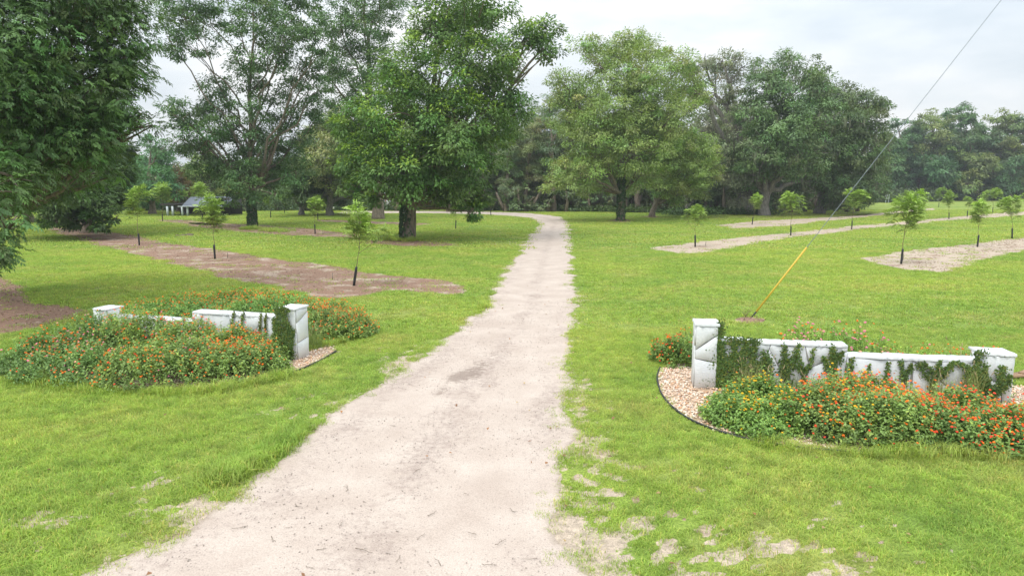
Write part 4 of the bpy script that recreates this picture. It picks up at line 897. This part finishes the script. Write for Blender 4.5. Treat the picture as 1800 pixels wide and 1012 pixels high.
vine(WR, 'sparse forked vine like a V right of the double topped one', [[(1415, 680), (1410, 655), (1395, 640)], [(1410, 655), (1404, 630), (1398, 620)], [(1412, 655), (1425, 636), (1430, 612)], [(1412, 650), (1425, 645)]], wdt=.06, dens=1000, out=-.04)
vine(WR, 'upright bushy vine near the step in the wall top', [[(1466, 680), (1464, 640), (1462, 608)], [(1462, 655), (1452, 640), (1446, 626)], [(1468, 640), (1474, 624), (1481, 618)]], wdt=.13, dens=1200, out=-.04)
vine(WR, 'short vine right below the step in the wall top', [[(1490, 670), (1493, 650), (1496, 628)]], wdt=.11, out=-.04)
vine(WR, 'thin low vine first on the lower wall part', [[(1528, 672), (1526, 655), (1526, 640)]], wdt=.05, out=-.04)
vine(WR, 'small upright vine second on the lower wall part', [[(1555, 672), (1558, 655), (1561, 636)]], wdt=.08, out=-.04)
vine(WR, 'vine with a flaring top third on the lower wall part', [[(1590, 675), (1586, 655), (1582, 634)], [(1590, 660), (1598, 648), (1603, 638)]], wdt=.11, out=-.04)
vine(WR, 'wide fan shaped vine with bare forked stems near the right pillar', [[(1634, 700), (1638, 670), (1645, 655)], [(1640, 672), (1622, 655), (1612, 637)], [(1645, 658), (1630, 645), (1622, 636)], [(1646, 655), (1648, 642), (1652, 632)], [(1646, 658), (1662, 646), (1674, 636)], [(1640, 668), (1655, 660), (1672, 642)], [(1674, 636), (1690, 640)]], wdt=.07, dens=1300, out=-.04)
vine(WR, 'dense dark vine where the right pillar meets the wall', [[(1718, 706), (1716, 660), (1715, 618)], [(1722, 700), (1728, 670), (1730, 640)], [(1716, 660), (1700, 648), (1690, 640)], [(1716, 675), (1705, 668), (1698, 655)], [(1722, 620), (1728, 619)]], wdt=.14, dens=1400, out=.03)
vine(WR, 'round dark vine on the front of the right pillar', [[(1740, 705), (1752, 685), (1760, 660)], [(1752, 685), (1768, 675), (1774, 658)], [(1745, 690), (1735, 675), (1728, 665)], [(1760, 665), (1757, 650), (1760, 645)]], wdt=.16, dens=1400, out=.08)
vine(WL, 'dense variegated vine covering the front of the near pillar', [[(495, 632), (492, 590), (490, 540)], [(505, 635), (505, 595), (500, 545)], [(513, 632), (512, 600), (506, 565)], [(490, 610), (486, 580), (484, 560)], [(500, 600), (515, 590), (518, 580)], [(488, 545), (500, 542), (508, 546)]], wdt=.16, dens=1500, out=.08)
vine(WL, 'thin vine on the taller part of the left wall, left one', [[(408, 590), (410, 565), (414, 547)]], wdt=.06, out=-.04, col=(.10, .15, .03))
vine(WL, 'leafy vine on the taller part of the left wall, middle one', [[(424, 592), (426, 568), (430, 546)]], wdt=.07, out=-.04, col=(.10, .15, .03))
vine(WL, 'double stemmed yellowish vine next to the near pillar', [[(458, 595), (459, 570), (461, 551)], [(468, 590), (468, 565), (469, 550)]], wdt=.07, out=-.04, col=(.12, .16, .03))

# ------------------------------------------------ flowering shrubs
def shrub(name, label, cat, mounds, n_shoot, leafcol, fcols, fprob, group=None, ls=.062, fs=.0235, tall=1., per=13):
    cs = [(G(a, b)[:2], rr, hh) for a, b, rr, hh in mounds]; A = np.array([m_[1] ** 2 for m_ in cs]); A = A / A.sum()
    k = rng.choice(len(cs), n_shoot, p=A); a = rng.random(n_shoot) * 2 * pi; rr = np.sqrt(rng.random(n_shoot)) * 1.08
    R0 = np.array([m_[1] for m_ in cs])[k]; H0 = np.array([m_[2] for m_ in cs])[k]; c0 = np.array([m_[0] for m_ in cs])[k]
    tipx = c0[:, 0] + np.cos(a) * rr * R0; tipy = c0[:, 1] + np.sin(a) * rr * R0
    hmax = np.zeros(n_shoot)
    for c, r_, h in cs:
        d = np.hypot(tipx - c[0], tipy - c[1]) / r_; hmax = np.maximum(hmax, h * np.sqrt(np.clip(1.1 - d ** 2, 0.02, 1)))
    up = rng.random(n_shoot) ** .35; tz = hmax * (.35 + .65 * up) * (.55 + .85 * fbm(tipx, tipy, 1.5, 3)) + .14 * tall * rng.random(n_shoot) ** 2 + .22 * (rng.random(n_shoot) < .1) * rng.random(n_shoot)
    tip = np.stack([tipx, tipy, np.maximum(tz, .06)], 1)
    base = np.stack([c0[:, 0] + (tipx - c0[:, 0]) * .72, c0[:, 1] + (tipy - c0[:, 1]) * .72, tip[:, 2] * .15], 1)
    ax = unit(tip - base + np.array([0, 0, .05])); LL = np.linalg.norm(tip - base, axis=1)
    lf = MB(); fl_ = MB(); st = MB()
    q = rng.random((n_shoot, per)) ** .7; q[:, 0] = .97; kk = np.repeat(np.arange(n_shoot), per); qq = q.ravel()
    back = np.minimum(LL, .34)[kk] * (1 - qq); p = tip[kk] - ax[kk] * back[:, None] + rng.normal(0, .025, (len(kk), 3)); p[:, 2] = np.maximum(p[:, 2], .03)
    o = rdir(len(kk)); o = unit(o - .6 * (np.sum(o * ax[kk], 1)[:, None]) * ax[kk] + np.array([0, 0, .12]))
    shade = (.8 + .4 * fbm(tipx, tipy, 1.1, 3))[kk]; tint = np.array(leafcol) * shade[:, None] * (.7 + .6 * rng.random((len(kk), 1))) * (1 + .5 * (rng.random(n_shoot) < .2)[kk][:, None] * np.array([1., .6, .2]))
    leaves(lf, p, o, unit(np.array([0, 0, 1.]) + .5 * rdir(len(kk)) + .4 * ax[kk]), ls * (.6 + .8 * rng.random(len(kk))), ls * .62, tint)
    sel = np.where(rng.random(n_shoot) < .3)[0]
    for j in sel[:260]: st.tube([base[j], (base[j] + tip[j]) / 2, tip[j]], [.006, .005, .003], 3, cap=False)
    fz = fbm(tipx + 31, tipy, .9, 3); ff = np.where((up > .45) & (rng.random(n_shoot) < fprob * .85 * np.clip(-.55 + 3.2 * fz, .05, 1.6)))[0]
    for j in ff:
        cset = fcols[rng.choice(len(fcols), p=[f[2] for f in fcols])]; r_ = fs * rng.uniform(.7, 1.25); c = tip[j] + np.array([0, 0, .035 + .04 * rng.random()])
        nrm = unit(np.array([rng.normal(0, .35), rng.normal(-.15, .35), 1.])); t1 = unit(np.cross(nrm, [1., .2, 0])); t2 = np.cross(nrm, t1); m_ = 7
        V = [c + nrm * r_ * .62]; cl_ = [cset[1]]
        for rad_, hh_, cc_ in ((.62, .45, cset[0]), (1., 0., cset[0])):
            for b in range(m_):
                an = 2 * pi * b / m_; rr_ = r_ * rad_ * rng.uniform(.82, 1.15); V.append(c + t1 * math.cos(an) * rr_ + t2 * math.sin(an) * rr_ + nrm * r_ * hh_); cl_.append(np.array(cc_) * rng.uniform(.8, 1.1))
        fl_.add(V, [(1 + b, 1 + m_ + b, 1 + m_ + (b + 1) % m_, 1 + (b + 1) % m_) for b in range(m_)], [(0, 1 + b, 1 + (b + 1) % m_) for b in range(m_)], np.array(cl_))
    g = np.mean([c for c, _, _ in cs], 0); root = empty(name, (g[0], g[1], 0), label, cat, group)
    part(lf, 'foliage', M['leaf'], root)['kind'] = 'stuff'
    if st.n: part(st, 'stems', M['stem'], root)['kind'] = 'stuff'
    if fl_.n: part(fl_, 'flowers', M['petal'], root)['kind'] = 'stuff'
OR = ((.90, .17, .015), (.92, .33, .03)); RD = ((.82, .06, .035), (.88, .2, .03)); YE = ((.85, .50, .02), (.85, .55, .03)); PK = ((.72, .20, .34), (.85, .45, .35)); OY = ((.80, .24, .02), (.85, .5, .04)); CR = ((.8, .42, .28), (.8, .5, .3))
LG = (.235, .36, .10); LD = (.18, .31, .095)
gA = 'lantana shrubs round the left wall'; gB = 'lantana shrubs round the right wall'
F1 = [(*OR, .6), (*RD, .2), (*OY, .2)]
shrub('lantana_shrub', 'large green lantana with orange and pink flowers in front of the far left pillar', 'shrub', [(60, 648, .8, .55), (110, 660, 1., .6), (120, 635, 1.1, .75), (190, 625, 1., 1.0), (180, 665, 1., .75), (30, 640, .5, .4)], 1900, LD, [(*OR, .6), (*PK, .16), (*RD, .12), (*CR, .12)], .34, gA)
shrub('lantana_shrub', 'tall middle lantana spilling over the lower part of the left wall', 'shrub', [(240, 630, 1.05, 1.12), (260, 668, 1.1, .8), (320, 632, 1.0, 1.0), (330, 664, 1.0, .8), (230, 606, .7, 1.05)], 2300, LG, [(*OR, .64), (*PK, .08), (*RD, .18), (*OY, .1)], .34, gA)
shrub('lantana_shrub', 'orange lantana in front of the taller part of the left wall, reaching the near pillar', 'shrub', [(390, 636, 1.0, .86), (400, 660, .9, .7), (450, 640, .8, .72), (455, 652, .6, .5), (490, 655, .35, .3)], 1700, LG, F1, .40, gA)
shrub('lantana_shrub', 'low spread of orange lantana behind the left wall', 'shrub', [(270, 558, 1.5, .5), (330, 552, 1.7, .55), (400, 548, 1.8, .6), (470, 548, 1.6, .6), (440, 565, 1.2, .7), (510, 556, 1.2, .6)], 2600, (0.2, 0.36, 0.088), F1, .42, gA)
shrub('lantana_shrub', 'rounded lantana to the right of the near pillar of the left wall', 'shrub', [(580, 592, 1.0, .85), (620, 588, .75, .62), (560, 575, .9, .85), (645, 582, .4, .35), (600, 572, .8, .6)], 1800, LG, [(*OY, .4), (*OR, .45), (*RD, .15)], .36, gA)
shrub('lantana_shrub', 'yellow flowered lantana beside the gravel curve in front of the right wall', 'shrub', [(1285, 738, .6, .42), (1340, 756, .65, .5), (1350, 722, .65, .55), (1300, 712, .5, .4), (1390, 750, .6, .62)], 1500, (0.2, 0.344, 0.08), [(*YE, .8), (*OR, .2)], .20, gB)
shrub('lantana_shrub', 'largest orange and red lantana in front of the middle of the right wall', 'shrub', [(1440, 756, .8, .7), (1500, 763, .85, .74), (1560, 766, .85, .72), (1470, 726, .8, .74), (1540, 728, .8, .60), (1600, 738, .7, .50)], 2700, LG, [(*OR, .55), (*RD, .27), (*YE, .12), (*OY, .06)], .50, gB)
shrub('lantana_shrub', 'red flowered lantana at the right end of the right wall by the photo edge', 'shrub', [(1650, 768, .7, .55), (1700, 775, .75, .52), (1760, 782, .75, .5), (1810, 780, .8, .5), (1700, 730, .6, .45), (1860, 770, .8, .5)], 2200, (0.2, 0.328, 0.088), [(*RD, .5), (*OR, .5)], .46, gB)
shrub('lantana_shrub', 'small orange lantana left behind the tall pillar of the right wall', 'shrub', [(1170, 632, .42, .5), (1195, 640, .5, .6), (1210, 628, .4, .5)], 480, (0.192, 0.32, 0.08), [(*OR, .6), (*RD, .4)], .6, gB)
shrub('zinnia_patch', 'sparse pink and coral zinnias standing behind the taller part of the right wall', 'flowers', [(1440, 642, .8, .8), (1400, 630, .6, .7), (1490, 640, .7, .72), (1530, 645, .6, .6)], 420, (0.224, 0.416, 0.08), [(*PK, .55), (*CR, .25), (*OR, .2)], .42, per=9, fs=.034, tall=2)
shrub('zinnia_patch', 'low orange and red flowers behind the lower part of the right wall', 'flowers', [(1600, 655, .8, .55), (1680, 660, .8, .5), (1730, 655, .5, .5)], 380, (0.256, 0.416, 0.08), [(*OR, .6), (*RD, .3), (*PK, .1)], .42, per=8, tall=2)
# wispy seeding grasses by the wall
def wisp(bx, by, h, n, rad, lb, col=(.26, .27, .10)):
    g = G(bx, by); m = MB(); a = rng.random(n) * 2 * pi; d = rad * np.sqrt(rng.random(n)); az = rng.random(n) * 2 * pi; ln = .12 + .3 * rng.random(n); hh = h * (.5 + .6 * rng.random(n))
    b = np.stack([g[0] + np.cos(a) * d, g[1] + np.sin(a) * d, d * 0], 1); dr2 = np.stack([np.cos(az), np.sin(az), az * 0], 1); sd2 = np.stack([-np.sin(az), np.cos(az), az * 0], 1)
    md_ = b + dr2 * (hh * ln * .4)[:, None] + np.array([0, 0, 1.]) * (hh * .6)[:, None]; tp = b + dr2 * (hh * ln * 1.3)[:, None] + np.array([0, 0, 1.]) * hh[:, None]; w_ = .009
    k = np.arange(n)[:, None] * 5; V = np.stack([b - sd2 * w_ / 2, b + sd2 * w_ / 2, md_ + sd2 * w_ * .4, md_ - sd2 * w_ * .4, tp], 1)
    m.add(V, k + np.array([0, 1, 2, 3]), k + np.array([3, 2, 4]), np.repeat(np.array(col) * (.7 + .7 * rng.random((n, 1))), 5, 0)); 
    root = empty('ornamental_grass', tuple(g), lb, 'grass clump', 'wild grass clumps round the walls'); part(m, 'blades', M['leaf'], root)['kind'] = 'stuff'
    hd = MB(); s_ = rng.choice(n, max(3, n // 14), replace=False)
    for j in s_: t_ = tp[j]; ax_ = unit(tp[j] - md_[j]); hd.tube([t_ - ax_ * .02, t_ + ax_ * .04, t_ + ax_ * .1], [.004, .009, .002], 5, col=(.42, .33, .2))
    part(hd, 'seed_heads', M['leaf'], root)['kind'] = 'stuff'
wisp(1320, 700, .75, 220, .3, 'tall wild grass in front of the vine curtain'); wisp(1352, 705, .6, 160, .25, 'yellowish wild grass tuft between the vine curtain and the yellow lantana'); wisp(1660, 715, .62, 200, .35, 'pale wispy grass at the foot of the lower wall part'); wisp(1705, 712, .9, 110, .18, 'tall stalks in front of the right pillar')
wisp(1695, 668, .95, 40, .35, 'thin pale seed stalks rising behind the wall near the right pillar', (.42, .38, .22)); wisp(550, 612, .6, 200, .25, 'grass tuft at the right foot of the near left pillar', (.2, .27, .08)); wisp(1400, 690, .5, 160, .35, 'green grass under the forked vine', (.18, .27, .07)); wisp(400, 590, .5, 160, .5, 'fine grass against the taller part of the left wall', (.2, .3, .1))

# ------------------------------------------------ garden edging, guy wire, pole
def edging(poly, label):
    m = MB(); p = np.array([(a, b, .03) for a, b in poly]); t = np.linspace(0, len(p) - 1, len(p) * 5); pp = np.stack([np.interp(t, np.arange(len(p)), p[:, i_]) for i_ in range(3)], 1)
    for _ in range(4): pp[1:-1] = (pp[:-2] + 2 * pp[1:-1] + pp[2:]) / 4
    m.tube(pp, .022, 6); g = pp[0]; tag(m.build('garden_edging', M['black'], smooth=True, loc=(g[0], g[1], 0)), label, 'garden edging')
edging(GRAV_R[:12], 'black plastic edging along the gravel curve of the right flower bed'); edging(GRAV_L[4:9], 'edging strip along the gravel by the near left pillar')
gA_ = G(1322, 557); gd = P(1418, 435, gA_[1]) - gA_; gd = gd / np.linalg.norm(gd)
root = empty('guy_wire', tuple(gA_), 'steel guy wire with a long yellow guard pole anchored in the right lawn', 'guy wire')
gl_ = np.linalg.norm(P(1418, 435, gA_[1]) - gA_)
m = MB(); m.tube([gA_ + gd * .22, gA_ + gd * (gl_ * .5), gA_ + gd * gl_], .031, 12); part(m, 'guard_pole', M['yellow'], root, True)
m = MB(); m.tube([gA_ - gd * .15, gA_ + gd * .1, gA_ + gd * .24], [.03, .026, .03], 8); part(m, 'anchor_rod', M['black'], root, True)
m = MB(); top = gA_ + gd * 17.; sag = np.array([gA_ + gd * t for t in np.linspace(.2, 17, 24)]); m.tube(sag, .0095, 6); part(m, 'wire', M['steel'], root, True)
m = MB()
for k in range(9): a = rng.random() * 2 * pi; m.tube([gA_ + np.array([-.25, -.05, 0]), gA_ + np.array([-.25 + .1 * math.cos(a), -.05 + .1 * math.sin(a), .18]), gA_ + np.array([-.25 + .22 * math.cos(a), .15 * math.sin(a), .22 + .1 * rng.random()])], [.006, .005, .003], 4)
part(m, 'dry_stems', M['stembrown'], root)
root = empty('utility_pole', (top[0] + .1, top[1], 0), 'wooden utility pole holding the guy wire, beyond the right edge', 'pole')
m = MB(); m.tube([(top[0] + .1, top[1], -.3), (top[0] + .1, top[1], 7), (top[0] + .1, top[1], top[2] + .6)], [.17, .15, .12], 14); part(m, 'pole', M['post'], root, True)
m = MB(); m.box((top[0] + .1, top[1] - .16, top[2] + .2), (2.2, .1, .12)); part(m, 'crossarm', M['post'], root)

# ------------------------------------------------ barn, brick house, small far things
def roofmesh(m, x0, x1, y0, y1, ze, zr, th=.12):
    ym = (y0 + y1) / 2
    for ya, yb in ((y0, ym), (y1, ym)):
        V = [(x0, ya, ze), (x1, ya, ze), (x1, yb, zr), (x0, yb, zr), (x0, ya, ze - th), (x1, ya, ze - th), (x1, yb, zr - th), (x0, yb, zr - th)]
        m.add(V, [(0, 1, 2, 3), (7, 6, 5, 4), (0, 4, 5, 1), (3, 2, 6, 7), (0, 3, 7, 4), (1, 5, 6, 2)])
Yb = 102.; X = lambda px: (px - 900) / F * Yb; Z = lambda py: P(900, py, Yb)[2]
root = empty('pole_barn', (X(345), Yb, 0), 'open sided barn with a blue grey roof and white posts behind the left saplings', 'barn')
m = MB(); roofmesh(m, X(340), X(416), Yb - 3, Yb + 3, Z(361), Z(345.5)); part(m, 'roof', M['roof'], root)
m = MB(); m.box(((X(300) + X(334)) / 2, Yb, Z(359)), (X(334) - X(300), 5, .25)); part(m, 'porch_roof', M['dark'], root)
m = MB(); m.box(((X(300) + X(412)) / 2, Yb + 3.5, 1.3), (X(412) - X(300), .15, 2.6)); part(m, 'back_wall', M['dark'], root)
m = MB(); m.box(((X(385) + X(412)) / 2, Yb - 1., 1.3), (X(412) - X(385), .15, 2.5)); part(m, 'front_wall', M['dark'], root)
for px in (312, 321, 339, 348, 384): m = MB(); m.box((X(px), Yb - 2.4 if px < 334 else Yb - 2.7, Z(360) / 2 - .07), (.24, .24, Z(360) - .14)); part(m, 'post', M['pale'], root)
m = MB(); m.box(((X(334) + X(412)) / 2, Yb - 3.1, Z(361) - .06), (X(412) - X(334), .06, .1)); part(m, 'fascia', M['pale'], root)
Yh = 127.; X = lambda px: (px - 900) / F * Yh; Z = lambda py: P(900, py, Yh)[2]
root = empty('brick_house', (X(680), Yh, 0), 'small orange brick house with a white garage door, glimpsed past the big pecan trunk', 'house')
m = MB(); m.box(((X(655) + X(705)) / 2, Yh + 3, 1.4), (X(705) - X(655), 6, 2.8)); part(m, 'wall', M['brick'], root)
m = MB(); roofmesh(m, X(652), X(708), Yh - .5, Yh + 6.5, 2.95, 4.3); part(m, 'roof', M['pale'], root)
m = MB(); m.box((X(685), Yh - .03, 1.1), (1.1, .06, 2.1)); part(m, 'garage_door', M['white'], root)
for px in (663, 674): f_ = MB(); f_.box((X(px), Yh - .03, 1.5), (.9, .08, 1.1)); fo_ = part(f_, 'window', M['white'], root); g_ = MB(); g_.box((X(px), Yh - .09, 1.5), (.7, .04, .9)); go_ = g_.build('pane', M['glass'], None, loc=tuple(root.location)); go_.parent = fo_; go_.location = (0, 0, 0)
g = G(1559, 357); root = empty('utility_cabinet', tuple(g), 'pale grey cabinet on legs at the far wood edge, right of the live oaks', 'cabinet')
m = MB(); m.box((g[0], g[1], 1.5), (.85, .5, 1.1)); part(m, 'box', M['pale'], root)
for sx in (-.35, .35): m = MB(); m.box((g[0] + sx, g[1], .46), (.1, .1, .96)); part(m, 'leg', M['pale'], root)
g = G(583, 373.5); root = empty('yard_sign', tuple(g), 'small white sign on a stake beside the far road', 'sign')
m = MB(); m.box((g[0], g[1], .75), (.9, .06, .35)); part(m, 'board', M['white'], root); m = MB(); m.tube([g, g + np.array([0, 0, .3]), g + np.array([0, 0, .6])], .03, 6); part(m, 'stake', M['post'], root)
g = G(1800, 662); m = MB(); m.box((g[0], g[1], .06), (.9, .25, .05), .25); m.box((g[0] + .1, g[1] + .1, .1), (.5, .12, .04), .6); tag(m.build('timber_scrap', M['wood'], loc=tuple(g)), 'brown board lying on the lawn right of the right pillar', 'board')
# twigs on the driveway
tw = []
for s in range(5):
    r = np.random.default_rng(s); m = MB(); L = .10 + .03 * s; pp = np.array([(t * L - L / 2, r.normal(0, .006), .008) for t in np.linspace(0, 1, 6)]); m.tube(pp, np.linspace(.0045, .002, 6), 4)
    if s % 2: m.tube([pp[3], pp[3] + np.array([.02, .025, 0]), pp[3] + np.array([.03, .05, 0])], [.003, .002, .002], 4)
    tw.append(m.build('twig', M['bark'], link=False))
spots = [(735, 828), (565, 968), (525, 892), (600, 922), (640, 970), (690, 750), (820, 870), (760, 905), (545, 1000), (700, 985), (830, 940), (900, 900), (480, 950), (610, 860), (930, 985), (650, 840), (580, 1003), (770, 990), (860, 995), (420, 930), (505, 930), (800, 830), (690, 880), (880, 955), (740, 945), (330, 985)]
for k, (a, b) in enumerate(spots):
    o = tw[k % 5].copy(); C.objects.link(o); g = G(a, b); o.location = (g[0], g[1], .02); o.rotation_euler = (0, 0, rng.random() * 6.3); sc_ = .5 + .7 * rng.random(); o.scale = (sc_,) * 3
    tag(o, 'short dark twig lying on the pale sandy driveway', 'twig', 'fallen twigs on the driveway')

# ------------------------------------------------ the humid air between here and the far trees
m, t = newmat('humid_air'); pv = N(t, 'ShaderNodeVolumePrincipled', I={'Color': (.88, .94, 1, 1), 'Density': .0004, 'Anisotropy': .1})
N(t, 'ShaderNodeOutputMaterial', I={1: pv.outputs[0]})
mb = MB(); mb.box((0, 750, 15.5), (3040, 2140, 34)); tag(mb.build('haze', m), kind='stuff')
